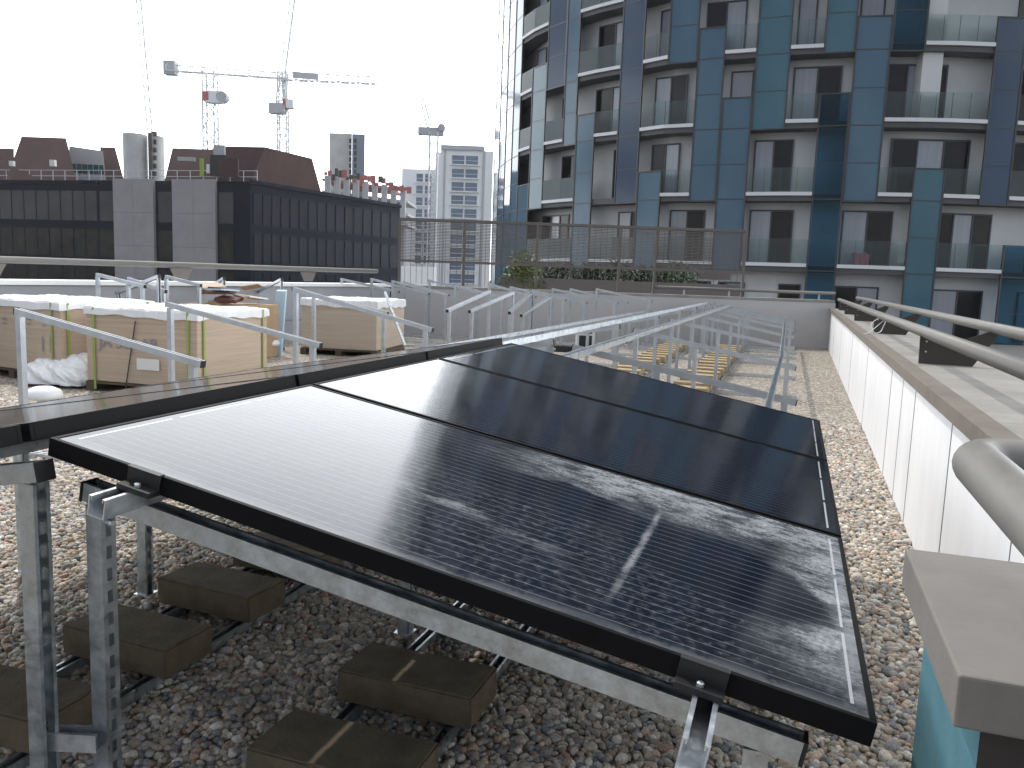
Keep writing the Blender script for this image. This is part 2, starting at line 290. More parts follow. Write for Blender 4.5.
# loose pebbles close to the camera: one mesh, nobody could count them
def pebbles():
    def ico(sub):
        bm = bmesh.new(); bmesh.ops.create_icosphere(bm, subdivisions=sub, radius=1.)
        vs = np.array([v.co[:] for v in bm.verts]); fs = np.array([[v.index for v in f.verts] for f in bm.faces]); bm.free(); return vs, fs
    pal = np.array([(.50, .41, .33), (.60, .53, .45), (.42, .40, .38), (.68, .62, .55), (.48, .33, .25), (.32, .32, .31), (.56, .48, .38), (.74, .70, .63), (.40, .35, .27), (.52, .49, .45), (.36, .33, .29), (.58, .45, .35), (.62, .57, .48), (.27, .28, .29), (.48, .42, .34)])
    Vs, Fs, Cs, off = [], [], [], 0
    for (sp, ylo, yhi, sub, rr, dmin, dmax) in ((.0195, -.6, 4.2, 2, (.0095, .0165), 0, 3.7), (.024, 1.2, 9.5, 1, (.013, .020), 3.7, 8.2)):
        xs = np.arange(-8, 2.3, sp); ys = np.arange(ylo, yhi, sp); X, Y = np.meshgrid(xs, ys); X = X.ravel(); Y = Y.ravel()
        X = X + rng.uniform(-.5, .5, X.size)*sp; Y = Y + rng.uniform(-.5, .5, Y.size)*sp
        dx, dy, dz = X-CAM.x, Y-CAM.y, ZG-CAM.z
        dep = dx*cfw.x+dy*cfw.y+dz*cfw.z; lat = dx*crt.x+dy*crt.y+dz*crt.z; vert = dx*cup.x+dy*cup.y+dz*cup.z
        k = (dep > .3) & (dep >= dmin) & (dep < dmax) & (np.abs(lat) < dep*.62+.45) & (vert > -dep*.46-.35) & (X < 2.12+.0075*Y)
        X, Y, dep = X[k], Y[k], dep[k]; n = X.size
        vs, fs = ico(sub)
        r = rng.uniform(*rr, n)*np.where(rng.random(n) < .12, 1.45, 1.0); asp = rng.uniform(.6, 1.0, n); fl = rng.uniform(.5, .85, n)
        a = rng.uniform(0, 2*np.pi, n); tl = rng.normal(0, .3, n)
        warp = [1 + .12*np.sin(vs[:, 0]*rng.uniform(1.5, 3)+rng.uniform(0, 6)) + .12*np.cos(vs[:, 1]*rng.uniform(1.5, 3)+rng.uniform(0, 6)) for _ in range(8)]
        Wp = np.stack(warp)[rng.integers(0, 8, n)]
        P = vs[None]*Wp[..., None]*np.stack([r, r*asp, r*fl], -1)[:, None, :]
        y1 = P[..., 1]*np.cos(tl)[:, None]-P[..., 2]*np.sin(tl)[:, None]; z1 = P[..., 1]*np.sin(tl)[:, None]+P[..., 2]*np.cos(tl)[:, None]
        x2 = P[..., 0]*np.cos(a)[:, None]-y1*np.sin(a)[:, None]; y2 = P[..., 0]*np.sin(a)[:, None]+y1*np.cos(a)[:, None]
        Q = np.stack([x2+X[:, None], y2+Y[:, None], z1+(ZG+rng.uniform(-.001, .011, n))[:, None]], -1)
        Vs.append(Q.reshape(-1, 3)); Fs.append((fs[None]+(np.arange(n)*len(vs))[:, None, None]+off).reshape(-1, 3)); off += n*len(vs)
        c = pal[rng.integers(0, len(pal), n)]*rng.uniform(.75, 1.25, n)[:, None]
        Cs.append(np.repeat(np.concatenate([c, np.ones((n, 1))], 1), len(vs), 0))
    Vv = np.concatenate(Vs).astype(np.float32); F = np.concatenate(Fs).astype(np.int32); C = np.concatenate(Cs).astype(np.float32)
    me = bpy.data.meshes.new('pebble_gravel'); me.vertices.add(len(Vv)); me.vertices.foreach_set('co', Vv.ravel())
    me.loops.add(F.size); me.loops.foreach_set('vertex_index', F.ravel()); me.polygons.add(len(F)); me.polygons.foreach_set('loop_start', np.arange(0, F.size, 3, dtype=np.int32))
    try: me.polygons.foreach_set('loop_total', np.full(len(F), 3, np.int32))
    except Exception: pass
    me.polygons.foreach_set('use_smooth', np.ones(len(F), bool))
    at = me.color_attributes.new('stone', 'FLOAT_COLOR', 'POINT'); at.data.foreach_set('color', C.ravel())
    me.update(calc_edges=True)
    m = mat('pebble_stone', (.4, .35, .3), .8); nt = m.node_tree; L = nt.links.new; p = nt.nodes['Principled BSDF']
    av = nt.nodes.new('ShaderNodeVertexColor'); av.layer_name = 'stone'
    tc = nt.nodes.new('ShaderNodeTexCoord'); no = nt.nodes.new('ShaderNodeTexNoise'); no.inputs['Scale'].default_value = 160; no.inputs['Detail'].default_value = 4; L(tc.outputs['Object'], no.inputs['Vector'])
    mr = nt.nodes.new('ShaderNodeMapRange'); mr.inputs[1].default_value = .3; mr.inputs[2].default_value = .7; mr.inputs[3].default_value = .72; mr.inputs[4].default_value = 1.28; L(no.outputs[0], mr.inputs[0])
    ml = nt.nodes.new('ShaderNodeVectorMath'); ml.operation = 'SCALE'; L(av.outputs[0], ml.inputs[0]); L(mr.outputs[0], ml.inputs['Scale']); L(ml.outputs[0], p.inputs['Base Color'])
    me.materials.append(m); o = bpy.data.objects.new('pebble_gravel', me); COL.objects.link(o)
    tag(o, 'loose rounded river pebbles covering the flat roof under the panels', 'gravel', kind='stuff'); print('pebbles', len(F))
pebbles()

# ------------------------------------------------------------------ solar panels
PL, PW, PT = 1.65, .992, .040
def panelmat(name, dust):
    m = bpy.data.materials.new(name); m.use_nodes = True; nt = m.node_tree; L = nt.links.new; p = nt.nodes['Principled BSDF']
    N = nt.nodes.new
    def math_(op, a, b_=None, c=None, clamp=False):
        n = N('ShaderNodeMath'); n.operation = op; n.use_clamp = clamp
        for i, x in enumerate((a, b_, c)):
            if x is None: continue
            if isinstance(x, (int, float)): n.inputs[i].default_value = x
            else: L(x, n.inputs[i])
        return n.outputs[0]
    def mrange(x, a, b_, c=0., d=1., smooth=True):
        n = N('ShaderNodeMapRange'); n.interpolation_type = 'SMOOTHSTEP' if smooth else 'LINEAR'; n.inputs[1].default_value = a; n.inputs[2].default_value = b_; n.inputs[3].default_value = c; n.inputs[4].default_value = d; L(x, n.inputs[0]); return n.outputs[0]
    def noise(vec, scale, detail=4, rough=.55, st=None):
        if st:
            mp = N('ShaderNodeMapping'); mp.inputs['Scale'].default_value = st; L(vec, mp.inputs[0]); vec = mp.outputs[0]
        n = N('ShaderNodeTexNoise'); n.inputs['Scale'].default_value = scale; n.inputs['Detail'].default_value = detail; n.inputs['Roughness'].default_value = rough; L(vec, n.inputs['Vector']); return n.outputs[0]
    def maxi(a, b_): return math_('MAXIMUM', a, b_)
    uvn = N('ShaderNodeUVMap'); uvn.uv_map = 'metres'; uv = uvn.outputs[0]
    sep = N('ShaderNodeSeparateXYZ'); L(uv, sep.inputs[0]); U, Vv = sep.outputs[0], sep.outputs[1]
    # fine wires along the long side
    fv = math_('FRACT', math_('DIVIDE', math_('SUBTRACT', Vv, .0315), .0312))
    line = math_('LESS_THAN', math_('ABSOLUTE', math_('SUBTRACT', fv, .5)), .019)
    inn = math_('MULTIPLY', math_('GREATER_THAN', U, .045), math_('LESS_THAN', U, PL-.045)); inn = math_('MULTIPLY', inn, math_('MULTIPLY', math_('GREATER_THAN', Vv, .03), math_('LESS_THAN', Vv, PW-.03)))
    line = math_('MULTIPLY', line, inn)
    # collector ribbons at both short ends, broken between the strings
    fr_ = math_('FRACT', math_('DIVIDE', math_('SUBTRACT', Vv, .03), .312)); seg = math_('LESS_THAN', math_('ABSOLUTE', math_('SUBTRACT', fr_, .5)), .455)
    ribs = None
    for uc in (.034, PL-.034):
        r_ = math_('LESS_THAN', math_('ABSOLUTE', math_('SUBTRACT', U, uc)), .0028); ribs = r_ if ribs is None else maxi(ribs, r_)
    ribs = math_('MULTIPLY', math_('MULTIPLY', ribs, seg), math_('MULTIPLY', math_('GREATER_THAN', Vv, .03), math_('LESS_THAN', Vv, PW-.03)))
    fine = noise(uv, 9, 6, .65); speck = noise(uv, 55, 3, .6); warpn = noise(uv, 3.2, 3, .5)
    # dust
    if dust:
        wu = math_('MULTIPLY_ADD', math_('SUBTRACT', warpn, .5), .30, U); wv = math_('MULTIPLY_ADD', math_('SUBTRACT', fine, .5), .16, Vv)
        streaky = noise(uv, 7, 9, .74, (1.3, 2.6, 1)); grain = mrange(noise(uv, 90, 4, .7), .35, .65, .55, 1.15)
        # broad pale smear along the far edge and the low corner
        far = math_('MULTIPLY', mrange(wv, .60, .90), mrange(wu, .55, 1.05)); low = math_('MULTIPLY', mrange(wu, 1.40, 1.62), mrange(wv, -.05, .30))
        wash = math_('MULTIPLY', maxi(far, low), mrange(streaky, .36, .62, .10, 1.0))
        # two wiped lobes that stay dark
        def lobe(cu, cv, a, b_, rot):
            ca, sa = math.cos(rot), math.sin(rot); du = math_('SUBTRACT', U, cu); dv = math_('SUBTRACT', wv, cv)
            x = math_('DIVIDE', math_('ADD', math_('MULTIPLY', du, ca), math_('MULTIPLY', dv, sa)), a); y = math_('DIVIDE', math_('SUBTRACT', math_('MULTIPLY', dv, ca), math_('MULTIPLY', du, sa)), b_)
            return mrange(math_('ADD', math_('MULTIPLY', x, x), math_('MULTIPLY', y, y)), .75, 1.25)
        keep = math_('MULTIPLY', lobe(.93, .64, .28, .10, -.12), lobe(1.37, .47, .25, .16, -.45))
        wash = math_('MULTIPLY', math_('MULTIPLY', wash, keep), grain)
        # speckled film over the middle
        dens = math_('MULTIPLY', mrange(wu, .28, .75), mrange(Vv, .70, .45)); film = math_('MULTIPLY', math_('MULTIPLY', dens, mrange(speck, .44, .84, .0, .24)), keep)
        # one long drip mark and a short one
        dr = math_('ABSOLUTE', math_('SUBTRACT', U, math_('MULTIPLY_ADD', math_('SUBTRACT', streaky, .5), .02, 1.195)))
        drip = math_('MULTIPLY', math_('MULTIPLY', mrange(dr, .001, .013, 1, 0), mrange(Vv, .06, .30)), mrange(Vv, .86, .70)); drip = math_('MULTIPLY', drip, mrange(fine, .3, .6, .15, .62))
        sm = math_('MULTIPLY', math_('MULTIPLY', mrange(math_('ABSOLUTE', math_('SUBTRACT', wv, math_('MULTIPLY_ADD', U, -.30, .57))), .012, .045, 1, 0), mrange(U, .55, .70)), mrange(U, 1.15, .95)); sm = math_('MULTIPLY', sm, mrange(streaky, .42, .66, 0, .45))
        edge = math_('MULTIPLY', mrange(wv, .055, .0, 0, 1), mrange(fine, .35, .65, .15, .6)); edge2 = math_('MULTIPLY', mrange(U, PL-.075, PL-.02), mrange(fine, .36, .62, .12, .7))
        d = maxi(maxi(wash, film), maxi(maxi(drip, sm), maxi(edge, edge2)))
        d = math_('MULTIPLY', d, .74)
        d = math_('ADD', d, math_('MULTIPLY', mrange(fine, .3, .8), .010), clamp=True)
    else:
        e = math_('MULTIPLY', mrange(Vv, .03, .0), mrange(noise(uv, 14, 5, .7, (.6, 1.2, 1)), .52, .70, 0, .8)); e2 = math_('MULTIPLY', mrange(Vv, PW-.03, PW), mrange(noise(uv, 11, 5, .7), .55, .70, 0, .5))
        d = math_('ADD', maxi(e, e2), math_('MULTIPLY', mrange(fine, .4, .8), .006), clamp=True)
    # cells with slightly different tone
    cell = N('ShaderNodeMix'); cell.data_type = 'RGBA'; cell.inputs['A'].default_value = (.0040, .0055, .011, 1); cell.inputs['B'].default_value = (.0065, .009, .018, 1); L(warpn, cell.inputs['Factor'])
    c1 = N('ShaderNodeMix'); c1.data_type = 'RGBA'; L(line, c1.inputs['Factor']); L(cell.outputs['Result'], c1.inputs['A']); c1.inputs['B'].default_value = (.19, .205, .235, 1)
    c2 = N('ShaderNodeMix'); c2.data_type = 'RGBA'; L(ribs, c2.inputs['Factor']); L(c1.outputs['Result'], c2.inputs['A']); c2.inputs['B'].default_value = (.42, .43, .45, 1)
    c3 = N('ShaderNodeMix'); c3.data_type = 'RGBA'; L(d, c3.inputs['Factor']); L(c2.outputs['Result'], c3.inputs['A']); c3.inputs['B'].default_value = (.40, .415, .44, 1)
    L(c3.outputs['Result'], p.inputs['Base Color'])
    ro = math_('ADD', math_('MULTIPLY', d, .5), math_('MULTIPLY_ADD', fine, .03, .085)); L(ro, p.inputs['Roughness'])
    p.inputs['IOR'].default_value = 1.5; p.inputs['Specular IOR Level'].default_value = .5
    # faint waviness of the laminated glass
    bp = N('ShaderNodeBump'); bp.inputs['Strength'].default_value = .010; bp.inputs['Distance'].default_value = .05; L(noise(uv, 5, 2, .4), bp.inputs['Height']); L(bp.outputs[0], p.inputs['Normal'])
    return m
PVD, PVC = panelmat('dusty_solar_glass', True), panelmat('clean_solar_glass', False)
def solar_panel(sg, y0, dz, gm, label, ridge_x):
    # sg=+1 slopes down to the right, -1 to the left; the top surface starts at the ridge
    O = V((ridge_x, y0, dz)); a = V((sg*CT, 0, -ST)); c = V((0, 1, 0)); nn = V((sg*ST, 0, CT))
    t = thing('solar_panel', O - nn*PT, label, 'solar panel', 'black solar panels laid on the steel frames')
    f = MB(); lw, dp_ = .011, .030
    f._ob(O - nn*PT, a*PL, c*lw, nn*PT); f._ob(O + c*(PW-lw) - nn*PT, a*PL, c*lw, nn*PT)
    f._ob(O + c*lw - nn*PT, a*lw, c*(PW-2*lw), nn*PT); f._ob(O + a*(PL-lw) + c*lw - nn*PT, a*lw, c*(PW-2*lw), nn*PT)
    for y in (lw, PW-lw-dp_+.01): f._ob(O + a*lw + c*y - nn*PT, a*(PL-2*lw), c*(dp_-.012), nn*.002)
    f.build('frame', ANOD, t, bevel=.0012)
    g = MB(); e = lw
    P = [O + a*e + c*e - nn*.0015, O + a*(PL-e) + c*e - nn*.0015, O + a*(PL-e) + c*(PW-e) - nn*.0015, O + a*e + c*(PW-e) - nn*.0015]
    if sg < 0: P = [P[1], P[0], P[3], P[2]]
    g.face(P); Q = [p_ - nn*.005 for p_ in P]; g.face(list(reversed(Q)), 1)
    o = g.build('glass_laminate', [gm, BACKS], t); uvl = o.data.uv_layers.new(name='metres')
    base = WL[t.name]
    for lp in o.data.loops:
        q_ = V(o.data.vertices[lp.vertex_index].co) + base - O; uvl.data[lp.index].uv = (q_.dot(a), q_.dot(c))
    j = MB(); j._ob(O + a*.12 + c*.42 - nn*.028, a*.07, c*.13, nn*.022); j.build('junction_box', BLACKP, t)
    return t
solar_panel(1, 0, 0, PVD, 'dust-streaked black solar panel in the foreground, nearest the camera', 0)
solar_panel(1, PW+.02, 0, PVC, 'glossy black solar panel between the dusty panel and the farthest panel', 0)
solar_panel(1, 2*(PW+.02), 0, PVC, 'farthest black solar panel, its far edge against the bare steel frames', 0)
LZ, LX = .026, -.056
for k, lb in ((-1, 'left-sloping black solar panel cut by the left edge of the photo'), (0, 'left-sloping solar panel behind the ridge of the dusty panel'), (1, 'left-sloping solar panel behind the ridge of the middle glossy panel'), (2, 'left-sloping solar panel at the far end of its row, by the long rails')):
    solar_panel(-1, k*(PW+.02), LZ, PVC, lb, LX)

# end clamps on the near edge of the dusty panel
for u_, lb in ((.255, 'black end clamp with silver bolt near the ridge of the dusty panel'), (1.385, 'black end clamp with silver bolt at the low end of the dusty panel')):
    O = V((u_*CT, 0, -u_*ST)); a = V((CT, 0, -ST)); nn = V((ST, 0, CT))
    t = thing('panel_clamp', O - nn*.04 + V((0, -.02, 0)), lb, 'clamp', 'end clamps on the near panel edge')
    m = MB(); m._ob(O - a*.04 - nn*.040 + V((0, -.034, 0)), a*.08, V((0, .033, 0)), nn*.012); m._ob(O - a*.04 + nn*.0008 + V((0, -.010, 0)), a*.08, V((0, .016, 0)), nn*.003)
    m._ob(O - a*.04 - nn*.030 + V((0, -.007, 0)), a*.08, V((0, .005, 0)), nn*.031); m.build('clamp_body', BLACKP, t, bevel=.001)
    m = MB(); p0 = O - nn*.030 + V((0, -.021, 0)); m.sweep([p0, p0 + nn*.008, p0 + nn*.010], [.0065, .0065, .004], 10); m.build('bolt', GALVB, t, smooth=False)

# ------------------------------------------------------------------ mounting frames
def half_frame(hi, lo, label, group, detail=False, mids=(.42,), first=.02, last=.955, base=True, steel=None, name='mounting_trestle'):
    # a sloping strut (web bottom line from hi to lo) standing on legs, with a base channel on the gravel
    ST_ = steel or GALV; hi, lo = V(hi), V(lo); d = (lo-hi); hd = V((d.x, d.y, 0)).normalized(); side = V((-hd.y, hd.x, 0)); ax = d.normalized(); up = ax.cross(side); up = up if up.z > 0 else -up
    t = thing(name, (hi.x, hi.y, ZG), label, 'frame', group)
    m = MB(); m.strut(hi - up*.041, lo - up*.041, up); bm_ = m.build('beam', ST_, t, fix=True)
    for p_, s_ in ((hi, -1), (lo, 1)):
        m = MB(); m._ob(p_ + ax*s_*.001 - side*.022 - up*.042, ax*s_*.006, side*.044, up*.043); m.build('end_cap', BLACKP, bm_)
    n_ = [('leg', x) for x in ([first] if first is not None else []) + list(mids) + [last]]
    for nm, fr_ in n_:
        p_ = hi + d*fr_ - up*.041; off = side*(.021 if (hd.x > 0) else -.021)*-1
        q_ = p_ - side*0 + hd*0
        m = MB(); s0 = V((q_.x, q_.y, ZG+.044)) ; tp = V((q_.x, q_.y, q_.z-.002))
        if detail: m.slotted(s0 + hd*.0205, tp + hd*.0205, hd)
        else: m.strut(s0 + hd*.0205, tp + hd*.0205, -hd)
        lg = m.build('leg', ST_, t, fix=not detail)
        m = MB(); m._ob(V((q_.x, q_.y, ZG+.0445)) - hd*.032 - side*.032, hd*.064, side*.064, V((0, 0, .005))); m._ob(V((q_.x, q_.y, ZG+.05)) + hd*.0225 - side*.018, hd*.004, side*.036, V((0, 0, .06)))
        m.build('foot_plate', GALVB, lg)
        if detail:
            m = MB(); pz = tp.z-.04; c_ = V((q_.x, q_.y, pz)) + hd*.0215; m.sweep([c_ - hd*.001, c_+hd*.008, c_+hd*.011], [.009, .009, .006], 8); m.build('bolt', GALVB, lg)
    if not base: return t
    m = MB(); m.strut(V((hi.x, hi.y, ZG+.002)) - hd*.08, V((lo.x, lo.y, ZG+.002)) + hd*.06, (0, 0, 1)); m.build('base_channel', GALVB, t, fix=True)
    return t
BO = PT + .041           # beam top below the panel face
def rb(x, dz=0, off=BO): return V((x, 0, -x*math.tan(TILT) - off/CT + dz))
FY = [.062, 2.15, 4.24, 6.55, 9.0, 11.2, 13.2, 14.7, 15.8, 16.7]
Rlab = ['galvanised frame with slotted legs holding up the dusty panel', 'galvanised frame in the shade under the middle panel']
def flabel(k, side):
    n_ = k-2
    return f'bare galvanised frame behind the {side} solar panels, {ORD[n_]+" one" if n_ else "the one next to the glass"}'
rf = half_frame(rb(.045) + V((0, FY[0], -.012)), rb(1.525) + V((0, FY[0], -.012)), Rlab[0], 'frames of the right panel row', True, mids=())
half_frame(rb(.045) + V((0, 1.30, 0)), rb(1.525) + V((0, 1.30, 0)), Rlab[1], 'frames of the right panel row', True, mids=(), first=.115, base=False)
protoR = half_frame(rb(.045) + V((0, FY[2], 0)), rb(1.525) + V((0, FY[2], 0)), flabel(2, 'right-hand'), 'frames of the right panel row', False, mids=(.40,), steel=GALVF)
for k, y in enumerate(FY[3:], 3):
    c_ = copy_tree(protoR, (.045, y, ZG)); c_['label'] = flabel(k, 'right-hand')
def lb_(x): v = rb(-x, LZ); return V((x + LX, 0, v.z))
def lbp(x): return V((LX - x, 0, -x*math.tan(TILT) - BO/CT + LZ))
lf = half_frame(lbp(-.055) + V((0, -.02, 0)), lbp(1.525) + V((0, -.02, 0)), 'galvanised frame with slotted ridge leg at the left edge, beside the dusty panel', 'frames of the left panel row', True, mids=())
half_frame(lbp(.045) + V((0, 1.22, 0)), lbp(1.525) + V((0, 1.22, 0)), 'galvanised frame in shade under the left-sloping panels, its leg seen past the dusty panel', 'frames of the left panel row', True, mids=(), first=.535, base=False)
protoL = half_frame(lbp(.045) + V((0, FY[2], 0)), lbp(1.525) + V((0, FY[2], 0)), flabel(2, 'left-sloping'), 'frames of the left panel row', False, mids=(), steel=GALVF)
for k, y in enumerate(FY[3:], 3):
    c_ = copy_tree(protoL, (LX-.045, y, ZG)); c_['label'] = flabel(k, 'left-sloping')

m = MB(); m.strut(V((-.035, .0, -.70)), V((.075, .035, -.70)), (0, 0, 1)); m.build('cross_tie', GALVB, rf, fix=True)
# rails running along the rows on top of the beams
def mounting_rail(x, sg, y0, y1, label, dz=0, x2=None, kx=0.):
    o = V((x, 0, -abs(x - (LX if sg < 0 else 0))*math.tan(TILT) - BO/CT + dz)); nn = V((sg*ST, 0, CT))
    m = MB(); m.strut(o + V((0, y0, 0)), o + V((kx, y1, 0)), nn); r_ = m.build('mounting_rail', GALVB, loc=o + V((0, y0, 0)), fix=True)
    return tag(r_, label, 'rail', 'rails along the panel rows')
mounting_rail(.212, 1, -.095, 3.62, 'galvanised rail stub poking out under the ridge end of the dusty panel')
mounting_rail(.212, 1, 3.63, 10.2, 'long galvanised rail running back from the ridge corner of the farthest panel')
mounting_rail(.212, 1, 10.21, 16.8, 'far section of the ridge rail on the right-hand frames')
stub = mounting_rail(1.363, 1, -.165, 3.45, 'galvanised rail stub with bolt hole poking out at the low end of the dusty panel')
o_ = V((1.363, -.165, -1.363*math.tan(TILT) - BO/CT)); a_ = V((CT, 0, -ST)); nn = V((ST, 0, CT)); m = MB()
for (u0_, u1_, v0_, v1_) in ((-.0205, .0205, -.020, 0), (-.0205, -.007, -.036, -.020), (.007, .0205, -.036, -.020), (-.0205, .0205, -.058, -.036)): m._ob(o_ + a_*u0_ + V((0, v0_, 0)), a_*(u1_-u0_), V((0, v1_-v0_, 0)), nn*.0028)
m.build('end_plate', GALVB, stub)
mounting_rail(1.363, 1, 3.46, 7.4, 'pale rail lying along the low ends of the right-hand frames, nearer section', kx=.03)
mounting_rail(1.385, 1, 7.42, 16.8, 'pale rail lying along the low ends of the right-hand frames, farther section', kx=-.05)
mounting_rail(LX-.215, -1, -1.1, 3.62, 'galvanised ridge rail under the left-sloping panels', LZ)
mounting_rail(LX-.215, -1, 3.63, 16.8, 'long ridge rail of the left-sloping frames beyond the panels', LZ)
mounting_rail(LX-1.38, -1, -1.1, 3.62, 'galvanised low rail under the left-sloping panels', LZ)
mounting_rail(LX-1.38, -1, 3.63, 16.8, 'long low rail of the left-sloping frames beyond the panels', LZ)

# channels on the gravel and ballast blocks bridging them
def ground_channel(x, y0, y1, label):
    m = MB(); m.strut((x, y0, ZG+.001), (x, y1, ZG+.001), (0, 0, 1), h=.043); o = m.build('ballast_channel', GALV, loc=(x, y0, ZG), fix=True); tag(o, label, 'channel', 'steel channels under the ballast blocks')
BX = {'R': .445, 'L': -.54}
for x, lb in ((BX['R']-.155, 'steel channel under the left ends of the right-row blocks'), (BX['R']+.155, 'steel channel under the right ends of the right-row blocks'), (BX['L']-.155, 'steel channel under the left ends of the left-row blocks'), (BX['L']+.155, 'steel channel under the right ends of the left-row blocks')):
    ground_channel(x, -1.0, 16.6, lb)
def block_proto(m_):
    bm = bmesh.new(); bmesh.ops.create_cube(bm, size=1.); bmesh.ops.scale(bm, vec=(.44, .215, .10), verts=bm.verts)
    bmesh.ops.translate(bm, vec=(0, 0, .05), verts=bm.verts)
    bmesh.ops.bevel(bm, geom=list(bm.edges), offset=.006, segments=2, affect='EDGES')
    bmesh.ops.subdivide_edges(bm, edges=[e for e in bm.edges if e.calc_length() > .08], cuts=5, use_grid_fill=True)
    for v in bm.verts: v.co += V((random.uniform(-1, 1), random.uniform(-1, 1), random.uniform(-1, 1)))*.0012
    me = bpy.data.meshes.new('ballast_block'); bm.to_mesh(me); bm.free(); me.materials.append(m_); return me
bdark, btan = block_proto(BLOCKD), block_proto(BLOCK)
def block(me, x, y, label, grp, rz=0.):
    o = bpy.data.objects.new('ballast_block', me); COL.objects.link(o); o.location = (x, y, ZG+.046); o.rotation_euler = (0, 0, rz); tag(o, label, 'concrete block', grp)
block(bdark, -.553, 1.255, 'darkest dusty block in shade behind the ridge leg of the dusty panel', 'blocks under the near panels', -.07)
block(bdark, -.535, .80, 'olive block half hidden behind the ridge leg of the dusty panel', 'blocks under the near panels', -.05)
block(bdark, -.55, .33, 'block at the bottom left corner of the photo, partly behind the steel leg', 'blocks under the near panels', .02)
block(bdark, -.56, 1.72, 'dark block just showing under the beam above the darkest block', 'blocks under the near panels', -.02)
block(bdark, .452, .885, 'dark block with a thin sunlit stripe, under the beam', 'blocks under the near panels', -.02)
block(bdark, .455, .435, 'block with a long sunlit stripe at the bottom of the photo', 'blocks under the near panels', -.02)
y = 8.3; k = 0
while y < 15.6:
    for key in 'RL':
        sd = 'right-hand' if key == 'R' else 'left-hand'
        block(btan, BX[key] + random.uniform(-.02, .02) - (.05 if key == 'R' else .1), y + random.uniform(-.03, .03), f'tan ballast block in the {sd} ladder of blocks, {ORD[k]} {"one" if k else "of them"}', f'tan blocks in the {sd} ladder', random.uniform(-.03, .03))
    y += .46; k += 1

# ------------------------------------------------------------------ right parapet with twin handrail
def px_(y): return 2.125 + .0075*y
def para_seg(y0, y1): pass
pt = thing('parapet_wall', (px_(8), 8, ZG), 'long white panelled parapet wall with a broad grey coping on the right', 'wall')
m = MB(); y0, y1 = .62, 17.9
m.hexa([(px_(y0), y0, ZG-.05), (px_(y0)+.7, y0, ZG-.05), (px_(y1)+.7, y1, ZG-.05), (px_(y1), y1, ZG-.05)], [(px_(y0), y0, -.162), (px_(y0)+.7, y0, -.162), (px_(y1)+.7, y1, -.162), (px_(y1), y1, -.162)]); m.build('wall_panel', PAR, pt)
m = MB()
for y in (1.48, 2.62, 3.82, 4.42, 5.1, 7.3, 9.8, 12.6, 15.4):
    wd = .012 if y in (2.62, 3.82, 5.1, 9.8) else .005
    x = px_(y); m.hexa([(x-.002, y, ZG-.02), (x+.02, y, ZG-.02), (x+.02, y+wd, ZG-.02), (x-.002, y+wd, ZG-.02)], [(x-.002, y, -.1625), (x+.02, y, -.1625), (x+.02, y+wd, -.1625), (x-.002, y+wd, -.1625)])
m.build('panel_joint', SEAL, pt)
m = MB(); a0, a1 = px_(y0)-.035, px_(y1)-.035
ys = [y0, 2.1, 4.9, 7.7, 10.5, 13.3, y1]
for p_, q_ in zip(ys, ys[1:]):
    e = .004; q2 = q_-e; xa, xb = px_(p_)-.035, px_(q2)-.035
    m.hexa([(xa, p_, -.160), (xa+.78, p_, -.160), (xb+.78, q2, -.160), (xb, q2, -.160)], [(xa, p_, -.10), (xa+.78, p_, -.10), (xb+.78, q2, -.10), (xb, q2, -.10)])
m.build('coping', COPE, pt, bevel=.004)
m = MB(); x0_, x1_ = px_(y0)-.038, px_(y1)-.038; m.hexa([(x0_, y0-.004, -.166), (x0_+.095, y0-.004, -.166), (x1_+.095, y1, -.166), (x1_, y1, -.166)], [(x0_, y0-.004, -.097), (x0_+.095, y0-.004, -.097), (x1_+.095, y1, -.097), (x1_, y1, -.097)]); m.build('edge_strip', mat('brown_coping_edge', (.165, .142, .118), .7, 0, .2, 5, .08, 60), pt, bevel=.003)
RI = lambda y: V((px_(y)+.125, y, .098)); RO = lambda y: V((px_(y)+.50, y, .150))
hr = thing('guard_rail', (px_(6)+.15, 6, -.1), 'twin tubular handrail on brown brackets along the broad coping', 'handrail')
m = MB(); m.sweep([RI(1.0), RI(9), RI(17.6)], .036, 16); m.build('inner_tube', RAILM, hr, smooth=True)
m = MB(); m.sweep([RO(1.0), RO(9), RO(17.9)], .034, 16); m.build('outer_tube', RAILM, hr, smooth=True)
for y in (1.0, 4.55, 8.1, 11.4, 14.2, 16.6):
    x = px_(y); m = MB()
    pr = [(.09, -.0985), (.40, -.0985), (.52, .095), (.53, .120), (.47, .124), (.36, .075), (.20, .06), (.15, .080), (.085, .080)]
    m.prism(pr, (x, y, 0), (0, 1, 0), (1, 0, 0), (0, 0, 1), .012)
    br = m.build('bracket', BRK, hr, fix=True)
    m = MB()
    for zz in (-.02, .045): m.sweep([(x+.125, y-.0005, zz), (x+.125, y-.006, zz)], .006, 8)
    m.build('bolt', GALVB, br)
m = MB(); c0 = V((px_(8.4)+.06, 7.9, -.097)); pts = []
for i in range(60):
    t_ = i/59*2*math.pi*2.1; rr = .075 + .012*math.sin(3*t_); pts.append(c0 + V((.05 + rr*math.cos(t_)*.8, rr*math.sin(t_)*.5, .012 + .075*(1+math.sin(t_ + .3)) + .003*i/59)))
pts += [c0 + V((-.02-.010*i, -.03*i, .012 - .0005*i)) for i in range(1, 8)]
m.sweep(pts, .0045, 6); tag(m.build('cable_coil', WHITEP, loc=c0, smooth=True), 'small coil of thin white cable left on the coping by a bracket', 'cable')

